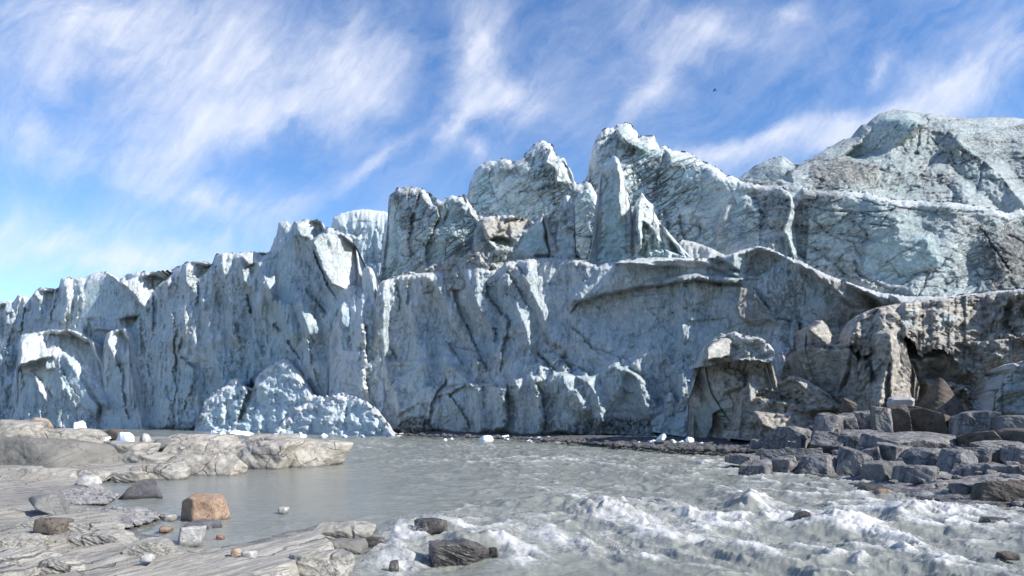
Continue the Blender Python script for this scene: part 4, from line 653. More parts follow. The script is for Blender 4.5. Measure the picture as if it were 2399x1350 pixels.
def build_river():
    pys = HY + CH * F / np.exp(np.arange(math.log(9.0), math.log(118), .0052))[::-1]; pxs = np.arange(-600, 3000, 3.3)
    Yr = depth_at(pys); PX, PY = np.meshgrid(pxs, pys); Y = np.repeat(Yr[:, None], len(pxs), 1); X = (PX - CX) / F * Y
    I, fo = river_fields(PX, PY, X, Y)
    a = math.radians(-50); fx = X * math.cos(a) + Y * math.sin(a); fy = -X * math.sin(a) + Y * math.cos(a)   # along / across the flow
    wx = .6 * fbm(X / 2, Y / 2, 3, 911)
    big = ridged((fx + wx) / 3.4, fy / 2.2, 3, 913) - .62
    mid = ridged((fx + wx) / 1.1, (fy + wx) / .8, 4, 915) - .6
    sm = fbm(X / .35, Y / .35, 4, 917)
    Zw = I * (.40 * big + .15 * mid + .045 * sm) + .010 * fbm(X / .7, Y / .45, 3, 919) + fo * (.03 + .09 * fbm(fx / .5, fy / .2, 4, 921) + .09 * mid)
    for cx, cy, a_, b_, h in ((1755, 1190, 45, 22, .55), (1960, 1232, 70, 14, .35), (2110, 1220, 40, 14, .3), (2140, 1205, 45, 12, .3), (1400, 1197, 130, 14, .38), (1640, 1205, 110, 8, .25), (2230, 1200, 60, 10, .25), (1290, 1178, 80, 9, .2),
                            (1000, 1232, 70, 12, .28), (1080, 1282, 110, 13, .42), (940, 1300, 60, 20, .15), (1250, 1275, 60, 12, .15)):
        g = np.exp(-((PX - cx) / a_) ** 2 - ((PY - cy) / b_) ** 2); Zw = Zw + h * g * (.8 + .5 * fbm(X / .4, Y / .4, 3, 931))
    crest = np.clip(big * 1.6 + mid * .8, 0, 1)
    foam = np.clip(fo * (.72 + .9 * fbm(fx / 2.2, fy / .45, 4, 923)) + sstep(.1, .55, crest) * I * .65 + I * .1, 0, 1)
    far = sstep(1070, 1020, PY) if False else 0
    V = np.stack([X, Y, Zw], -1)
    o = make_mesh('river', V.reshape(-1, 3), grid_faces(*PX.shape)[:, ::-1], {'foam': foam}, M_WATER); tag(o, kind='structure')
    # wide flat continuation so the river does not end beside the camera
    return X, Y, Zw, foam, fo, I, PX, PY
RX, RY, RZ, RFO, RFB, RI, RPX, RPY = build_river()
# ground far around and below everything
gx = np.linspace(-1500, 1500, 80); gy = np.linspace(-300, 2500, 80); GX, GY = np.meshgrid(gx, gy)
gz = -1.2 + 3 * fbm(GX / 300, GY / 300, 3, 941) * sstep(150, 400, np.hypot(GX, GY))
tag(make_mesh('ground', np.stack([GX, GY, gz], -1).reshape(-1, 3), grid_faces(80, 80)[:, ::-1], None, M_SHORE), kind='structure')
# spray thrown up by the rapids: very many small drops, one object
def drops():
    rng = np.random.default_rng(5); w = (RFB ** 3).ravel() * (RPY.ravel() > 1090) * (RPX.ravel() > 850); w /= w.sum(); n = 9000
    k = rng.choice(w.size, n, p=w); x = RX.ravel()[k]; y = RY.ravel()[k]; z = RZ.ravel()[k]
    hgt = np.abs(rng.normal(0, .09, n)) + .01; hgt *= (.4 + RFB.ravel()[k]); r = rng.uniform(.003, .008, n) * np.sqrt(y / 16)
    base = np.array([[0, 0, 1.3], [1, 0, 0], [-.5, .87, 0], [-.5, -.87, 0], [0, 0, -1.1]])
    tr = np.array([[0, 1, 2], [0, 2, 3], [0, 3, 1], [4, 2, 1], [4, 3, 2], [4, 1, 3]])
    c = np.stack([x + rng.normal(0, .05, n), y + rng.normal(0, .05, n), z + hgt], -1)
    V = c[:, None, :] + base[None] * r[:, None, None]; Fc = tr[None] + (np.arange(n) * 5)[:, None, None]
    m, t = new_mat('spray'); t.bs.inputs['Base Color'].default_value = (.82, .82, .82, 1); t.bs.inputs['Roughness'].default_value = .4
    tag(make_mesh('water_spray', V.reshape(-1, 3), Fc.reshape(-1, 3), None, m), 'fine white spray drops thrown up over the rapids', 'spray', kind='stuff')
drops()
# ================================================================ ROCKS
import bmesh
_ico = {}
def ico(sub):
    if sub not in _ico:
        bm = bmesh.new(); bmesh.ops.create_icosphere(bm, subdivisions=sub, radius=1)
        _ico[sub] = (np.array([v.co[:] for v in bm.verts]), np.array([[l.index for l in f.verts] for f in bm.faces])); bm.free()
    return _ico[sub]
def rock_shape(seed, size, sub=4, sharp=14, cuts=10, box=True, rough=.05, yaw=0.0, lay=0.0, top=None, cutr=(.72, 1.05), planes=None, tilt=0.0):
    """closed faceted rock: polyhedron in unit space, scaled to size (m), weathered; rests with its base at z=0"""
    d, Fc = ico(sub); rng = np.random.default_rng(seed)
    N = []; H = []
    if box:
        for v in ((1, 0, 0), (-1, 0, 0), (0, 1, 0), (0, -1, 0), (0, 0, 1), (0, 0, -1)):
            q = np.array(v, float) + rng.normal(0, .13, 3); N.append(q / np.linalg.norm(q)); H.append(rng.uniform(.66, .8))
    for k in range(cuts):
        q = rng.normal(0, 1, 3); q[2] = abs(q[2]) * .8 if rng.random() < .7 else q[2]; N.append(q / np.linalg.norm(q)); H.append(rng.uniform(*cutr))
    for q in planes or ():
        v = np.array(q[:3], float); N.append(v / np.linalg.norm(v)); H.append(q[3])
    N = np.array(N); H = np.array(H)
    q = np.clip(d @ N.T, 0, None) / H[None]
    r = 1 / np.power((q ** sharp).sum(1) + 1e-9, 1 / sharp)
    V = d * r[:, None]
    V -= (V.max(0) + V.min(0)) / 2; V /= (V.max(0) - V.min(0)) / 2
    V = V * np.array(size) / 2
    if tilt:
        tx, ty = rng.normal(0, tilt, 2); ca, sa, cb2, sb = math.cos(tx), math.sin(tx), math.cos(ty), math.sin(ty)
        V = V @ np.array([[1, 0, 0], [0, ca, sa], [0, -sa, ca]]) @ np.array([[cb2, 0, sb], [0, 1, 0], [-sb, 0, cb2]])
    c, s_ = math.cos(yaw), math.sin(yaw); V = V @ np.array([[c, s_, 0], [-s_, c, 0], [0, 0, 1]])
    m = min(size); o = seed * 3.7
    nn = V / (np.linalg.norm(V / np.array(size), axis=1)[:, None] + 1e-6) / np.array(size); nn /= np.linalg.norm(nn, axis=1)[:, None]
    a = V[:, 0] + .6 * V[:, 2] + o; b = V[:, 1] - .5 * V[:, 2] + o * .7
    disp = m * rough * (1.6 * fbm(a / m * 1.5, b / m * 1.5, 5, seed) + .7 * fbm(b / m * 4 + V[:, 2] / m * 4, a / m * 4, 3, seed + 9))
    if lay:
        q = V[:, 2] * .9 + V[:, 0] * .35 + .25 * m * fbm(a / m, b / m, 3, seed + 4)
        disp = disp + lay * (ridged(q / (m * .22), a / (m * 2.5), 3, seed + 6, rot=False) - .6)
    V = V + nn * disp[:, None]
    V[:, 2] -= V[:, 2].min()
    return V, Fc
def put_rock(name, label, cat, px0, px1, pyt, pyb, mat, z0=0.0, dep=1.0, seed=1, sub=4, H=None, sink=.15, group=None, Yb=None, smooth=True, **kw):
    """rock whose silhouette spans the given photo pixels, foot at ground height z0"""
    Y = Yb if Yb else depth_at(pyb, z0)
    W = (px1 - px0) / F * Y; Dp = W * dep
    yc = Y + Dp * .42
    W = (px1 - px0) / F * yc * .98
    if H is None: H = (pyb - pyt) / F * Y * .97
    zb = CH + (HY - pyb) / F * Y if Yb else z0
    yaw = kw.pop('yaw', 0.0)
    V, Fc = rock_shape(seed, (W, Dp, H * (1 + sink)), sub, yaw=yaw, **kw)
    ext = V.max(0) - V.min(0); V[:, 0] *= W / ext[0]; V[:, 2] *= H * (1 + sink) / ext[2]; V[:, 0] -= (V[:, 0].max() + V[:, 0].min()) / 2; V[:, 2] -= V[:, 2].min()
    x = ((px0 + px1) / 2 - CX) / F * yc
    V = V + np.array([x, yc, zb - H * sink])
    o = make_mesh(name, V, Fc, None, mat, loc=(x, yc, zb), smooth=smooth); return tag(o, label, cat, group)
# ---- banks: one height field per side, following the shore line seen in the photo (its foot at the water)
def bank(name, poly, zfun, mat, pyr, pxr, step=(3.0, 3.0), seed=0, back=None):
    pys = HY + CH * F / np.exp(np.arange(math.log(depth_at(pyr[1])), math.log(depth_at(pyr[0])), step[1] * .0028))[::-1]; pxs = np.arange(*pxr, step[0]); PX, PY = np.meshgrid(pxs, pys); Y = depth_at(PY); X = (PX - CX) / F * Y
    ins = in_poly(PX, PY, poly)
    wp = [((a - CX) / F * depth_at(b), depth_at(b)) for a, b in poly]
    wob = .25 * fbm(X / 1.2, Y / 1.2, 4, seed + 1)
    d = pl_dist(X, Y, wp + [wp[0]])[0]; d = np.where(ins, d, -d) + wob
    Z = zfun(PX, PY, X, Y, d)
    V = np.stack([X, Y, Z], -1)
    return tag(make_mesh(name, V.reshape(-1, 3), grid_faces(*PX.shape)[:, ::-1], None, mat), kind='structure')
def strike(X, Y, ang): a = math.radians(ang); return X * math.cos(a) - Y * math.sin(a), X * math.sin(a) + Y * math.cos(a)
LP = [(-760, 1027), (0, 1026), (300, 1030), (560, 1036), (700, 1044), (770, 1056), (818, 1069), (760, 1078), (700, 1083), (640, 1092), (600, 1092), (560, 1100), (500, 1103), (470, 1111), (440, 1120), (330, 1128), (245, 1131), (235, 1145), (275, 1165), (255, 1185), (300, 1195), (385, 1206), (400, 1222),
      (330, 1236), (335, 1250), (400, 1266), (430, 1285), (480, 1290), (560, 1275), (640, 1257), (740, 1232), (800, 1222), (860, 1222), (882, 1238), (878, 1262), (820, 1290), (760, 1325), (690, 1352), (600, 1420), (-760, 1560)]
def zleft(PX, PY, X, Y, d):
    q, r = strike(X, Y, 24)
    q2 = q + .5 * fbm(X / 2.5, Y / 2.5, 3, 951)
    lay = ridged(q2 / 1.1, r / 9, 3, 953, rot=False) - .6
    fine = ridged(q2 / .22, r / 3.5, 3, 955, rot=False) - .6
    h = np.where(PY < 1135, .5, .24) ; h = h * sstep(0, 1, (d + .1) / np.where(PY < 1135, 2.6, 1.6))
    flat = np.exp(-((PX - 130) / 230) ** 2 - ((PY - 1170) / 42) ** 2)
    h = h * (1 - .6 * flat); am = (1 - .85 * flat) * sstep(-.1, .6, d)
    z = h + am * (.16 * lay + .06 * fine) + .05 * fbm(X / .9, Y / .9, 4, 957) * sstep(-.2, .3, d)
    return np.where(d < 0, -.35 + .35 * np.exp(d * 3) - .05, z)
bank('river_bank', LP, zleft, M_BED, (1024, 1500), (-740, 960), (3.0, 1.8), 950)
RP = [(1690, 1076), (1760, 1092), (1740, 1106), (1800, 1116), (1900, 1120), (1960, 1124), (2020, 1140), (2060, 1156), (2150, 1164), (2230, 1180), (2300, 1196), (2400, 1206), (2960, 1245), (2960, 1010), (1880, 1012), (1780, 1040), (1740, 1062)]
def zright(PX, PY, X, Y, d):
    z = .0 + .097 * np.clip(d, 0, 20) + .30 * (ridged(X / 2.4 + Y / 7, Y / 1.6, 3, 961) - .6) * sstep(0, 1.5, d) + .10 * fbm(X / .8, Y / .8, 4, 962) * sstep(0, .8, d)
    return np.where(d < 0, -.4, z)
bank('rock_shelf', RP, zright, M_DARK, (1008, 1250), (1640, 2940), (4, 2.5), 960)
SP = [(930, 1021), (1000, 1024), (1200, 1029), (1330, 1036), (1420, 1046), (1560, 1054), (1700, 1057), (1790, 1062), (1900, 1060), (1900, 1015), (880, 1012)]
def zshore(PX, PY, X, Y, d): return np.where(d < 0, -.3, .45 * sstep(0, 5, d) + .16 * np.abs(fbm(X / .7, Y / .7, 4, 971)) * sstep(0, .6, d) + .1 * np.abs(fbm(X / .25, Y / .25, 2, 972)))
bank('gravel_shore', SP, zshore, M_SHORE, (1008, 1066), (860, 1930), (2.4, .6), 970)
# ---- pebbles (countless): one object per patch
def pebbles(name, label, regions, n, size, mat, zf, seed, kind='stuff'):
    rng = np.random.default_rng(seed); d, Fc = ico(1); Vs = []; Fs = []; k = 0
    while k < n:
        poly = regions[rng.integers(len(regions))]; xs = [p[0] for p in poly]; ys = [p[1] for p in poly]
        x, y = rng.uniform(min(xs), max(xs)), rng.uniform(min(ys), max(ys))
        if not in_poly(np.array([x]), np.array([y]), poly)[0]: continue
        Y = depth_at(y, zf); X = (x - CX) / F * Y; s_ = size * math.exp(rng.normal(0, .45)); sc3 = np.array([s_ * rng.uniform(.8, 1.5), s_ * rng.uniform(.7, 1.2), s_ * rng.uniform(.4, .75)])
        a = rng.uniform(0, 6.28); c, e = math.cos(a), math.sin(a); v = d * (1 + rng.normal(0, .12, (len(d), 1))) * sc3; v = v @ np.array([[c, e, 0], [-e, c, 0], [0, 0, 1]])
        Vs.append(v + np.array([X, Y, zf + s_ * .15])); Fs.append(Fc + k * len(d)); k += 1
    tag(make_mesh(name, np.concatenate(Vs), np.concatenate(Fs), None, mat, smooth=False), label, 'gravel', kind=kind)
pebbles('gravel', 'pale pebbles spread in two tongues beside the calm inlet', [[(142, 1175), (150, 1150), (230, 1140), (275, 1160), (250, 1180), (180, 1182)], [(160, 1205), (250, 1190), (330, 1193), (390, 1207), (350, 1222), (300, 1236), (260, 1228), (200, 1216)]], 2600, .045, M_PEB, .08, 11)
pebbles('gravel', 'dark stones scattered over the shore under the ice wall', [[(930, 1019), (1200, 1027), (1330, 1035), (1560, 1053), (1790, 1060), (1790, 1030), (1400, 1030), (930, 1018)]], 2600, .14, M_SHORE, .3, 12)
def rubble(name, label, poly, n, size, mat, zf, seed):
    rng = np.random.default_rng(seed); d, Fc = ico(2); Vs = []; Fs = []; k = 0; xs = [p[0] for p in poly]; ys = [p[1] for p in poly]
    while k < n:
        x, y = rng.uniform(min(xs), max(xs)), rng.uniform(min(ys), max(ys))
        if not in_poly(np.array([x]), np.array([y]), poly)[0]: continue
        Y = depth_at(y); X = (x - CX) / F * Y; s_ = size * math.exp(min(1.0, rng.normal(0, .6))) * .5
        N = rng.normal(0, 1, (9, 3)); N /= np.linalg.norm(N, axis=1)[:, None]; H = rng.uniform(.55, 1, 9)
        r = 1 / (((np.clip(d @ N.T, 0, None) / H) ** 30).sum(1) + 1e-9) ** (1 / 30)
        r = np.minimum(r, 1.5); s_ = min(s_, size * 1.3)
        v = d * r[:, None] * s_ * np.array([rng.uniform(.8, 1.6), rng.uniform(.8, 1.3), rng.uniform(.5, .9)]); Vs.append(v + np.array([X, Y, float(zf(X, Y, y)) + s_ * .2])); Fs.append(Fc + k * len(d)); k += 1
    tag(make_mesh(name, np.concatenate(Vs), np.concatenate(Fs), None, mat, smooth=False), label, 'rubble', kind='stuff')
# ---- left bank boulders and slabs (label, px0, px1, top, base, material ...)
B = put_rock
B('boulder', 'rounded tan boulder at the far left edge of the rock ridge', 'boulder', 58, 126, 977, 1012, M_TAN, Yb=52, seed=201, box=False, cuts=14, sharp=7, rough=.03, dep=.9)
B('boulder', 'huge smooth dark grey sloping rock in shade at the left edge', 'boulder', -110, 286, 1022, 1118, M_SMOOTH, Yb=32, seed=202, sub=6, cuts=3, sharp=12, rough=.05, dep=.4, lay=.03, box=False, cutr=(.9, 1.1), planes=[(-.5, -.78, .22, .55), (.9, -.3, .2, .75), (.1, .1, 1, .6), (-1, 0, .1, .8), (0, 1, .2, .7), (0, 0, -1, .6), (.4, -.6, .7, .78)])
B('boulder', 'grey brown boulder wedged among pale ice scraps on the ridge', 'boulder', 240, 296, 1004, 1031, M_BROWN, Yb=47, seed=203, cuts=10, sharp=12, dep=.8)
B('boulder', 'pale rounded boulder right of the ice scraps on the ridge', 'boulder', 322, 362, 1015, 1038, M_WHITE, Yb=46, seed=204, box=False, cuts=12, sharp=8)
B('boulder', 'round mottled grey boulder on the ridge below the pale boulder', 'boulder', 350, 416, 1027, 1057, M_GREYB, Yb=42, seed=205, box=False, cuts=12, sharp=7)
B('boulder', 'white wedge shaped boulder where the ridge meets the gravel', 'boulder', 184, 232, 1115, 1137, M_WHITE, z0=.1, seed=206, cuts=8, sharp=9, dep=.9)
B('boulder', 'dark grey rounded boulder sitting in the calm inlet', 'boulder', 296, 394, 1123, 1169, M_DKB, seed=207, sub=5, box=False, cuts=11, sharp=9, rough=.025, dep=.8)
B('boulder', 'grey rounded boulder on the flat bank left of the gravel', 'boulder', 62, 163, 1159, 1214, M_GREYB, z0=.12, seed=208, sub=5, box=False, cuts=11, sharp=9, rough=.02, dep=.85)
B('boulder', 'large orange brown boulder standing in shallow water', 'boulder', 421, 538, 1161, 1223, M_ORANGE, seed=214, sub=6, cuts=3, sharp=18, rough=.035, dep=.75, box=False, cutr=(.9, 1.05), planes=[(.28, -.9, .22, .72), (-.72, -.7, .1, .56), (.05, -.12, 1, .62), (.95, -.25, .35, .82), (.6, -.1, .8, .84), (-.5, -.1, .85, .78), (0, 1, .1, .75), (-.9, .5, 0, .8), (0, 0, -1, .6), (.2, -.7, .8, .85)])
B('boulder', 'rusty brown block below the grey rounded boulder', 'boulder', 90, 162, 1214, 1252, M_BROWN, z0=.25, seed=210, sub=4, cuts=6, sharp=12, dep=.8)
B('boulder', 'white angular boulder beside the flat grey stone', 'boulder', 415, 484, 1235, 1280, M_WHITE, seed=211, sub=5, cuts=6, sharp=14, rough=.03, dep=.8, yaw=.3)
B('boulder', 'flat grey stone just in front of the orange boulder', 'boulder', 434, 512, 1223, 1243, M_DKB, seed=212, cuts=6, sharp=9, dep=.8)
B('stone', 'small white stone left of the orange boulder in the water', 'stone', 384, 412, 1207, 1222, M_WHITE, seed=213, cuts=6, sub=3)
B('stone', 'small orange stone at the end of the gravel tongue', 'stone', 374, 402, 1235, 1248, M_ORANGE, seed=215, cuts=6, sub=3)
B('stone', 'small red stone in the shallows right of the white boulder', 'stone', 505, 528, 1254, 1266, M_RED, seed=216, cuts=6, sub=3)
B('stone', 'lone pale stone breaking the calm water', 'stone', 652, 676, 1189, 1205, M_WHITE, seed=217, cuts=6, sub=3)
B('stone', 'white stone lying on the long smooth slab', 'stone', 566, 600, 1291, 1315, M_WHITE, z0=.38, seed=218, cuts=6, sub=3)
B('stone', 'pale pink stone set in the slab left of the white stone', 'stone', 543, 568, 1285, 1312, M_TAN, z0=.36, seed=219, cuts=6, sub=3)
B('stone', 'pale flat stone at the foot of the layered slab below the white boulder', 'stone', 332, 360, 1300, 1316, M_WHITE, z0=.35, seed=220, cuts=6, sub=3)
GSL = 'layered gneiss slabs of the left bank'
slabs = [('pale humped rock nose at the tip of the ridge', 590, 818, 1018, 1078, 37, M_GNEISS2, .45), ('split pale rock with a dark cleft on the ridge front', 545, 700, 1026, 1096, 35.5, M_GNEISS2, .5), ('wedge slab with a dark shaded end above the inlet', 418, 574, 1052, 1106, 32, M_GNEISS2, .5),
         ('pale shoulder rock behind the wedge slab', 480, 600, 1026, 1082, 38, M_GNEISS2, .6), ('folded low slab at the inlet shore left of the wedge slab', 336, 442, 1078, 1124, 30, M_GNEISS, .5), ('thin dark edged slab left of the folded slab', 250, 345, 1100, 1131, 29, M_GNEISS, .5),
         ('low grey green slab under the huge smooth rock', 22, 195, 1094, 1132, 28.5, M_GNEISS, .4), ('slab between the huge smooth rock and the folded slab', 262, 400, 1052, 1100, 34, M_GNEISS, .5), ('small slab joining the low grey slab and the white wedge', 180, 262, 1098, 1128, 29, M_GNEISS, .6),
         ('far flat slab on the ridge top by the ice chips', 380, 560, 1014, 1046, 46, M_GNEISS2, .5), ('far back slab along the river on the ridge', 560, 720, 1014, 1050, 43, M_GNEISS2, .5), ('pale hump behind the huge smooth rock', 60, 250, 998, 1040, 45, M_GNEISS, .4), ('left edge ridge rock above the smooth rock', -60, 100, 976, 1036, 44, M_GNEISS, .5),
         ('middle ridge slab right of the round mottled boulder', 395, 500, 1028, 1062, 40, M_GNEISS2, .6), ('mottled slab left of the round boulder', 240, 370, 1030, 1066, 40, M_GNEISS, .5),
         ('rounded layered boulder slab at the tip of the near slab', 735, 884, 1208, 1268, 0, M_GNEISS, .6), ('dark angular rock below the rounded tip', 735, 860, 1255, 1290, 0, M_SMOOTH, .5), ('broken ribbed block on the river side of the near slab', 650, 840, 1268, 1352, 0, M_GNEISS, .5),
         ('layered slab ending at the gravel tongue', 142, 284, 1210, 1250, 0, M_GNEISS, .6), ('long blunt slab ending beside the inlet', 160, 323, 1231, 1276, 0, M_GNEISS, .5), ('pointed slab left of the white boulder', 305, 422, 1246, 1308, 0, M_GNEISS, .6), ('fractured slab at the left edge below the rusty block', -30, 130, 1236, 1290, 0, M_GNEISS, .5),
         ('blue grey banded slab at the left edge', -60, 150, 1272, 1335, 0, M_GNEISS, .5), ('overhanging layered block in the lower left', 60, 210, 1290, 1350, 0, M_GNEISS, .5), ('cracked mid slab behind the pointed slab', 20, 180, 1206, 1240, 0, M_GNEISS, .6), ('slab corner in the bottom left', -80, 80, 1318, 1385, 0, M_GNEISS, .6)]
for i, (lb, a, b, tp, bs, Yb, mt, dp) in enumerate(slabs):
    near = Yb == 0
    z0 = .12 if near and a > 600 else .22
    B('rock_slab', lb, 'rock slab', a, b, tp, bs, mt, Yb=Yb or None, z0=z0, seed=301 + i, sub=6 if near else 5, cuts=9, sharp=26, rough=.055, dep=dp * (1.3 if near else 1.2), lay=.035 if near else .07, group=GSL, H=(bs - tp) / F * (Yb or depth_at(bs, z0)) * (.62 if near else .9), cutr=(.62, 1.0), sink=.5)
# long smooth foreground slab: an elongated sheet of rock running away along the layering
def long_slab(name, label, pts, z, th, seed, mat):
    c = [((a - CX) / F * depth_at(b, z), depth_at(b, z)) for a, b in pts]; n = 190; m = 90
    c = np.array(c); u = np.linspace(0, 1, n); 
    L0, L1, R0, R1 = c[0], c[1], c[3], c[2]         # near-left, far-left(shore side), far-right, near-right
    v = np.linspace(0, 1, m)[:, None]; U = u[None]
    P0 = L0[None, None] * (1 - U[..., None]) + L1[None, None] * U[..., None]; P1 = R0[None, None] * (1 - U[..., None]) + R1[None, None] * U[..., None]
    XY = P0 * (1 - v[..., None]) + P1 * v[..., None]; X = XY[..., 0]; Y = XY[..., 1]
    q, r = strike(X, Y, 24); q = q + .12 * fbm(X / 2, Y / 2, 3, seed)
    e = np.minimum(np.minimum(v, 1 - v) * 6, np.minimum(U, 1 - U) * 10); e = np.clip(e, 0, 1) + .18 * fbm(X * 1.2, Y * 1.2, 3, seed + 2); 
    Z = z - th + th * sstep(0, 1, e) + .10 * (ridged(q / .9, r / 8, 2, seed + 3, rot=False) - .6) + .035 * (ridged(q / .2, r / 3, 3, seed + 4, rot=False) - .6) + .05 * fbm(X, Y, 4, seed + 5)
    cc = (float(X.mean()), float(Y.mean()), 0.0)
    o = make_mesh(name, np.stack([X, Y, Z], -1).reshape(-1, 3), grid_faces(m, n)[:, ::-1], None, mat, loc=cc); tag(o, label, 'rock slab', GSL)
long_slab('rock_slab', 'long smooth grey slab sloping up to the right across the lower left', [(-150, 1420), (770, 1222), (800, 1262), (560, 1440)], .42, .75, 411, M_GNEISS)
# ---- right bank blocks
GR = 'dark jointed blocks of the right bank'
blocks = [('dark low block at the left end of the back row', 1760, 1820, 1030, 1059, 48, M_DARK), ('big dark block with a vertical white streak in the back row', 1812, 1905, 999, 1055, 46, M_DARK), ('white veined columnar block above the second step', 1905, 1978, 966, 1042, 43, M_DARK), ('narrow pale faced block right of the white veined one', 1972, 2012, 966, 1038, 43, M_DARK),
          ('flat topped dark block in the top row', 2006, 2060, 962, 1010, 44, M_DARK), ('tall narrow dark column in the top row', 2048, 2086, 951, 1026, 41, M_DARK), ('crumbly tan column beside the tall dark column', 2080, 2134, 946, 1019, 42, M_BROWN), ('broad dark brown block at the foot of the cave', 2128, 2236, 949, 1016, 42, M_BROWN), ('dark purple block right of the broad brown one', 2230, 2330, 962, 1029, 40, M_DARK),
          ('smooth rounded green grey boulder on the right edge', 2326, 2440, 973, 1008, 38, M_GREYB), ('long thin ledge just above the water in the middle of the steps', 1756, 1926, 1049, 1079, 38, M_DARK), ('pointed tip of the long thin ledge', 1708, 1772, 1066, 1080, 36, M_DARK), ('brown faced ledge block at the water left end', 1736, 1802, 1079, 1119, 32, M_DARK), ('cracked ledge block second from the water left end', 1796, 1862, 1069, 1119, 32.5, M_DARK),
          ('wide water edge block with a triangular shadowed face', 1856, 1964, 1066, 1123, 31.5, M_DARK), ('large block split between a dark left and a lit right face', 1960, 2042, 1048, 1126, 31, M_DARK), ('small block wedged right of the large split block', 2030, 2070, 1046, 1085, 34, M_DARK), ('sloping dark block under the long lit slab', 2055, 2124, 1038, 1086, 34, M_DARK), ('long lit slab with a pale flat top', 2014, 2256, 1014, 1068, 37, M_DARK),
          ('grey green block standing at the water edge', 2028, 2100, 1080, 1143, 28.5, M_GREYB), ('rounded boulder with a dark left and tan right side', 2090, 2196, 1090, 1153, 27, M_DARK), ('dark stepped block above the rounded boulder', 2098, 2210, 1050, 1100, 31, M_DARK), ('lit pale column of rock leaning at the centre of the pile', 2190, 2270, 1052, 1156, 29, M_DARK), ('low dark wet rock at the foot of the grey green block', 2012, 2070, 1136, 1158, 25.5, M_WET),
          ('dark triangular rock at the foot of the lit column', 2158, 2262, 1134, 1176, 25.5, M_DARK), ('angular block at the water edge with pebbles at its foot', 2234, 2300, 1134, 1196, 23.5, M_DARK), ('big layered brown block at the lower right corner', 2292, 2440, 1120, 1207, 22, M_BROWN), ('tilted dark slab face above the lower right blocks', 2234, 2322, 1048, 1096, 31, M_DARK), ('blue grey shadowed slab under the tilted slab', 2230, 2316, 1086, 1130, 28, M_DARK),
          ('pale cornered block near the right edge', 2304, 2368, 1050, 1093, 31, M_DARK), ('pale capped block cut by the right edge', 2348, 2440, 1048, 1094, 30, M_DARK), ('striped dark block with slanting joints near the right edge', 2320, 2388, 1090, 1128, 27, M_DARK), ('small dark block at the right edge above the corner block', 2378, 2450, 1090, 1128, 26, M_DARK), ('thin tan layered slab behind the tilted slab', 2252, 2345, 1010, 1040, 36, M_BROWN), ('rounded brown slab at the right edge under the green boulder', 2336, 2450, 1004, 1042, 35, M_BROWN),
          ('flat pale slab below the thin tan one', 2292, 2400, 1036, 1056, 33, M_DARK), ('dark cone shaped rubble mound in front of the cave', 2153, 2268, 882, 972, 47, M_BROWN), ('jointed block in the second row under the columnar block', 1900, 1985, 1010, 1056, 40, M_DARK), ('jointed block in the second row under the flat topped one', 1978, 2060, 1008, 1050, 39, M_DARK), ('small white topped rock under the tall column', 2085, 2130, 930, 952, 46, M_WHITE), ('little brown stone on the rim left of the pillar foot', 1975, 2000, 932, 962, 48, M_BROWN)]
for i, (lb, a, b, tp, bs, Yb, mt) in enumerate(blocks):
    cone = 'cone' in lb or 'rounded' in lb; kx = dict(planes=[(-.75, -.5, .62, .5), (.6, -.65, .55, .5), (.8, .3, .6, .55), (-.4, .8, .5, .6), (0, -.8, .6, .55), (0, 0, -1, .5)], box=False) if 'cone' in lb else {}
    rr = random.Random(i * 7 + 3)
    B('rock_block' if not cone else 'boulder', lb, 'rock block' if not cone else 'boulder', a - (9 if not cone else 0), b + (9 if not cone else 0), tp - 2, bs + 6, mt, Yb=Yb, seed=501 + i, sub=6 if b - a > 80 else 5, cuts=6 if not cone else 12, sharp=70 if not cone else 12, rough=.035, dep=.9 if b - a < 120 else .5,
      yaw=rr.choice([-.45, -.6, -.75, -.3, .5]) * (1 if b - a < 120 else .35), sink=.4, group=GR, lay=.05, smooth=cone, cutr=(.74, 1.0), tilt=.13 if not cone else 0, **kx)
B('stone', 'small mossy yellow stone awash at the right bank', 'stone', 2050, 2086, 1146, 1172, M_ORANGE, Yb=24.5, seed=560, cuts=6, sub=3)
def zr(X, Y, py):
    k = np.interp(CX + X * F / Y, [1740, 1960, 2060, 2260, 2400, 2600], [33, 31.3, 25, 22.5, 20, 19]); return -.1 + .095 * max(0, Y - k) + .06
rubble('rock_rubble', 'broken angular rubble wedged between the blocks of the right bank', [(1800, 1108), (2000, 1128), (2090, 1152), (2260, 1178), (2420, 1195), (2480, 1060), (2200, 1020), (1900, 1028), (1800, 1050)], 200, .24, M_DARK, zr, 77)
# ---- rocks in the rapids
B('river_rock', 'wet black jointed rock with water running off it at the bottom centre', 'river rock', 998, 1148, 1270, 1322, M_WET, z0=.0, seed=571, sub=6, cuts=6, sharp=22, rough=.05, dep=.55, lay=.04, smooth=False)
B('river_rock', 'dark rock crest with water pouring over it upstream of the black rock', 'river rock', 968, 1052, 1216, 1248, M_WET, z0=.0, seed=572, sub=5, cuts=6, sharp=16, dep=.6)
B('river_rock', 'small black rock right beside the wet jointed one', 'river rock', 1144, 1168, 1283, 1305, M_WET, seed=573, cuts=6, dep=.8)
B('river_rock', 'small dark rock at the bottom edge in the foam', 'river rock', 912, 936, 1314, 1342, M_WET, seed=574, cuts=6)
B('river_rock', 'dark brown rock surrounded by foam under the leaping wave', 'river rock', 1862, 1896, 1200, 1226, M_WET, seed=575, cuts=6)
B('river_rock', 'low dark rock in the water close to the lower right corner', 'river rock', 2306, 2362, 1216, 1232, M_WET, seed=576, cuts=6)
B('river_rock', 'brown pointed stone in the waves near the right edge', 'river rock', 2338, 2380, 1296, 1312, M_BROWN, seed=577, cuts=6)
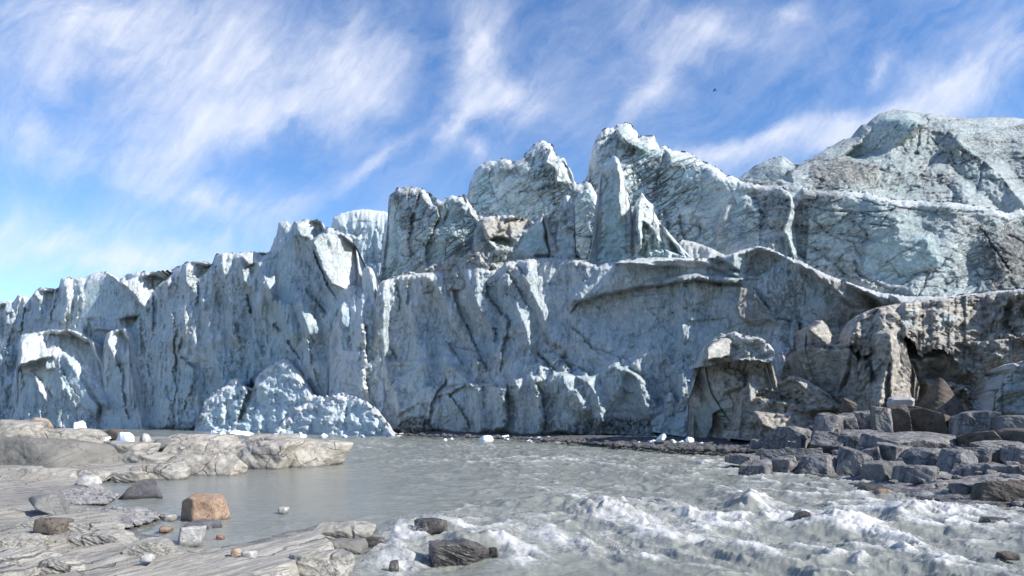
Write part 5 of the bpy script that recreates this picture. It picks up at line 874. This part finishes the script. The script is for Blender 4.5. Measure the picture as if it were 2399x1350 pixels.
B('river_rock', 'thin dark rock strip off the tip of the near slab', 'river rock', 850, 905, 1258, 1282, M_WET, seed=578, cuts=6, dep=.4)
B('river_rock', 'small dark rock breaking the foam left of the water crest', 'river rock', 938, 958, 1224, 1236, M_WET, seed=579, cuts=6)
# ---- stranded ice
GI = 'stranded chunks of clean ice'
for i, (lb, a, b, tp, bs, Yb) in enumerate([('pointed white ice chunk with a flat foot on the left ridge', 170, 206, 985, 1014, 50), ('low white ice scrap behind the grey brown boulder', 214, 262, 1020, 1038, 46.5), ('largest white ice scrap in front of the grey brown boulder', 262, 334, 1012, 1042, 43), ('tiny white ice chip left of the two lobed chunk', 492, 512, 1008, 1018, 50), ('two lobed white ice chunk on the far ridge edge', 544, 592, 1007, 1021, 49), ('triangular white ice chunk on the ridge near its tip', 690, 716, 1012, 1029, 44),
      ('rounded pale ice chunk afloat by the gravel shore', 1120, 1158, 1020, 1034, 69), ('first of three flat floes in the channel, nearest the grey pile', 1230, 1256, 1025, 1035, 68), ('middle one of three flat floes in the channel', 1258, 1287, 1023, 1035, 68), ('last of three flat floes in the channel', 1289, 1318, 1025, 1035, 68),
      ('big blue ice boulder on the dark gravel shore', 1532, 1564, 1016, 1043, 57), ('smaller ice chunk leaning left of the big blue one', 1518, 1545, 1030, 1047, 56), ('ice chunk at the right end of the shore pile', 1605, 1634, 1023, 1043, 57), ('small ice lump in the middle of the shore pile', 1570, 1592, 1029, 1044, 57), ('flat ice lump between the middle and right pile chunks', 1588, 1608, 1031, 1045, 56.5), ('tiny ice bit alone by the river left of the pile', 1490, 1504, 1034, 1046, 57), ('ice scrap on the shore near the rock steps', 1672, 1700, 1042, 1053, 54), ('bluish ice scrap below the brown curl', 1634, 1650, 1036, 1047, 56), ('thin dirty ice floe near the dark basal ice', 1172, 1194, 1019, 1028, 74)]):
    B('ice_chunk', lb, 'ice chunk', a, b, tp, bs, M_CHUNK, Yb=Yb, seed=601 + i, sub=4, box=False, cuts=9, sharp=11, rough=.09, dep=.8, group=GI, sink=.2)
rnb = random.Random(44)
for i in range(22):
    x = rnb.uniform(470, 920) if i < 15 else rnb.uniform(1000, 1340); w_ = rnb.uniform(7, 18); yb = (1019 if x < 700 else 1024) + rnb.uniform(0, 3) + (6 if x > 1000 else 0)
    B('ice_chunk', 'one of the small white ice scraps drifting along the foot of the ice cliff', 'ice chunk', x, x + w_, yb - w_ * .5, yb, M_CHUNK, seed=700 + i, sub=3, box=False, cuts=9, sharp=10, rough=.1, dep=.8, group='small brash ice along the cliff foot', sink=.3)
# ---- the bird seen against the sky
def bird():
    Y = 70.0; x, y, z = P(1675, 212, Y); d, Fc = ico(2)
    V = d * np.array([.17, .045, .045]); V[:, 2] += .03 * np.abs(d[:, 0]) ; V[:, 1] *= 1 - .5 * np.clip(d[:, 0], 0, 1)
    m, t = new_mat('dark_plumage'); t.bs.inputs['Base Color'].default_value = (.03, .03, .035, 1); t.bs.inputs['Roughness'].default_value = .8
    o = make_mesh('bird', V + np.array([x, y, z]), Fc, None, m, loc=(x, y, z)); tag(o, 'tiny dark bird flying in the blue sky above the highest peak', 'bird')
    for s_ in (-1, 1):
        a = np.array([[-.07, 0, 0], [.06, 0, 0], [.02, s_ * .16, .10], [-.10, s_ * .16, .10], [-.02, s_ * .34, .05], [-.09, s_ * .34, .05]]); b = a - np.array([0, 0, .012])
        V = np.concatenate([a, b]); Fq = [[0, 1, 2, 3], [3, 2, 4, 5], [6, 9, 8, 7], [9, 11, 10, 8], [0, 6, 7, 1], [1, 7, 8, 2], [2, 8, 10, 4], [4, 10, 11, 5], [5, 11, 9, 3], [3, 9, 6, 0]]
        make_mesh('wing', V, Fq, None, m, parent=o)
    tl = np.array([[.14, -.02, 0], [.14, .02, 0], [.25, .05, .01], [.25, -.05, .01]]); V = np.concatenate([tl, tl - np.array([0, 0, .01])])
    make_mesh('tail', V, [[0, 1, 2, 3], [4, 7, 6, 5], [0, 4, 5, 1], [1, 5, 6, 2], [2, 6, 7, 3], [3, 7, 4, 0]], None, m, parent=o)
bird()
# ================================================================ SKY AND SUN
SUN_EL, SUN_AZ = math.radians(37), math.radians(116)      # azimuth clockwise from +Y (straight ahead)
sun = D2.lights.new('sun', 'SUN'); sun.energy = 5.0; sun.angle = math.radians(.5); sun.color = (1.0, .95, .87)
so = D2.objects.new('sun', sun); COL.objects.link(so)
sd = (math.cos(SUN_EL) * math.sin(SUN_AZ), math.cos(SUN_EL) * math.cos(SUN_AZ), math.sin(SUN_EL))
from mathutils import Vector
so.rotation_euler = Vector(sd).to_track_quat('Z', 'Y').to_euler(); so.location = (60, -10, 60)
w = D2.worlds.new('World'); sc.world = w; w.use_nodes = True; t = NT(w)
bg = t.n['Background']; sky = t.new('ShaderNodeTexSky'); sky.sky_type = 'NISHITA'; sky.sun_disc = False
sky.sun_elevation = SUN_EL; sky.sun_rotation = SUN_AZ; sky.air_density = 1.0; sky.dust_density = .25; sky.ozone_density = 3.0; sky.altitude = 300
tc = t.new('ShaderNodeTexCoord'); dvec = tc.outputs['Generated']
sx = t.new('ShaderNodeSeparateXYZ'); t.l.new(dvec, sx.inputs[0])
yy = t.math('MAXIMUM', sx.outputs[1], .08)
u = t.math('DIVIDE', sx.outputs[0], yy); v = t.math('DIVIDE', sx.outputs[2], yy)
cb = t.new('ShaderNodeCombineXYZ'); t.l.new(u, cb.inputs[0]); t.l.new(v, cb.inputs[1]); uv = cb.outputs[0]
# domain warp makes the cloud edges wispy
nz = t.new('ShaderNodeTexNoise'); t.l.new(uv, nz.inputs['Vector']); nz.inputs['Scale'].default_value = 3.0; nz.inputs['Detail'].default_value = 7; nz.inputs['Roughness'].default_value = .55
vs = t.new('ShaderNodeVectorMath', operation='SUBTRACT'); t.l.new(nz.outputs['Color'], vs.inputs[0]); vs.inputs[1].default_value = (.5, .5, .5)
vm = t.new('ShaderNodeVectorMath', operation='SCALE'); t.l.new(vs.outputs[0], vm.inputs[0]); vm.inputs['Scale'].default_value = .26
va = t.new('ShaderNodeVectorMath', operation='ADD'); t.l.new(uv, va.inputs[0]); t.l.new(vm.outputs[0], va.inputs[1]); wv = va.outputs[0]
acc = None
# cloud banks: centre (photo px), half length, half width, angle (deg, up to the right), weight
for px, py, a, b, an, wt in ((420, 150, 560, 230, -8, .95), (800, 180, 220, 150, 70, .6), (560, 310, 420, 75, 14, .85), (120, 360, 260, 90, -5, .45), (520, 470, 280, 60, -16, .75), (1130, 110, 190, 100, 82, 1.2),
                             (1200, 230, 170, 90, 20, .8), (1060, 330, 150, 40, 55, .75), (900, 400, 200, 30, 42, .45), (1600, 60, 260, 90, -25, .55), (1520, 200, 180, 45, 60, .55), (1780, 40, 120, 50, 10, .4), (1740, 370, 230, 50, 12, .8),
                             (2080, 280, 330, 55, 22, .75), (2300, 180, 240, 90, 14, .9), (2060, 160, 150, 30, 50, .35), (200, 40, 300, 60, 0, .35), (1100, 400, 80, 60, 0, .5), (100, 560, 350, 100, 5, .7), (330, 600, 300, 60, 8, .4), (250, 620, 300, 40, 12, .3), (1950, 330, 260, 60, 24, .6), (1650, 380, 160, 50, 10, .4), (500, 560, 300, 50, 10, .3), (2380, 60, 120, 60, 20, .2)):
    mp = t.new('ShaderNodeMapping'); mp.vector_type = 'TEXTURE'; t.l.new(wv, mp.inputs[0])
    mp.inputs['Location'].default_value = ((px - CX) / F, (HY - py) / F, 0); mp.inputs['Rotation'].default_value = (0, 0, math.radians(an)); mp.inputs['Scale'].default_value = (a * 1.25 / F, b * 1.25 / F, 1)
    gr = t.new('ShaderNodeTexGradient', gradient_type='QUADRATIC_SPHERE'); t.l.new(mp.outputs[0], gr.inputs[0])
    g = t.math('MULTIPLY', gr.outputs[1], wt * 1.75); acc = g if acc is None else t.math('ADD', acc, g)
streak = t.noise(t.mapv(wv, rot=(0, 0, math.radians(42)), sc=(1.0, 3.4, 1)), 3.4, 11, .66, .35)
puff = t.noise(wv, 8, 10, .68, .3)
sn = t.math('ADD', t.math('MULTIPLY', streak, .65), t.math('MULTIPLY', puff, .35))
dens = t.math('MULTIPLY', acc, t.ramp(sn, [(.30, .2), (.60, 1)]))
thin = t.math('MULTIPLY', t.ramp(sn, [(.42, 0), (.70, 1)]), .38)
dens = t.math('ADD', dens, thin); dens = t.ramp(dens, [(.0, 0), (.5, .42), (1.0, .70)])
fine = t.noise(t.mapv(uv, rot=(0, 0, math.radians(52)), sc=(1, 3.6, 1)), 7, 9, .66, .12)
dens = t.math('MULTIPLY', dens, t.ramp(fine, [(.30, .62), (.66, 1.2)]), clamp=True)
up = t.ramp(sx.outputs[2], [(0.0, 0), (.03, 1)])
dens = t.math('MULTIPLY', dens, up)
hs = t.new('ShaderNodeHueSaturation'); hs.inputs['Hue'].default_value = .506; hs.inputs['Saturation'].default_value = 1.18; t.l.new(sky.outputs[0], hs.inputs['Color'])
colm = t.mix(dens, hs.outputs[0], (4.6, 4.8, 5.4))
t.l.new(colm, bg.inputs[0]); bg.inputs[1].default_value = .145
vsn = sc.view_settings; vsn.view_transform = 'Standard'; vsn.look = 'None'; vsn.gamma = 1; vsn.use_curve_mapping = False; vsn.exposure = 0.52
sc.display_settings.display_device = 'sRGB'
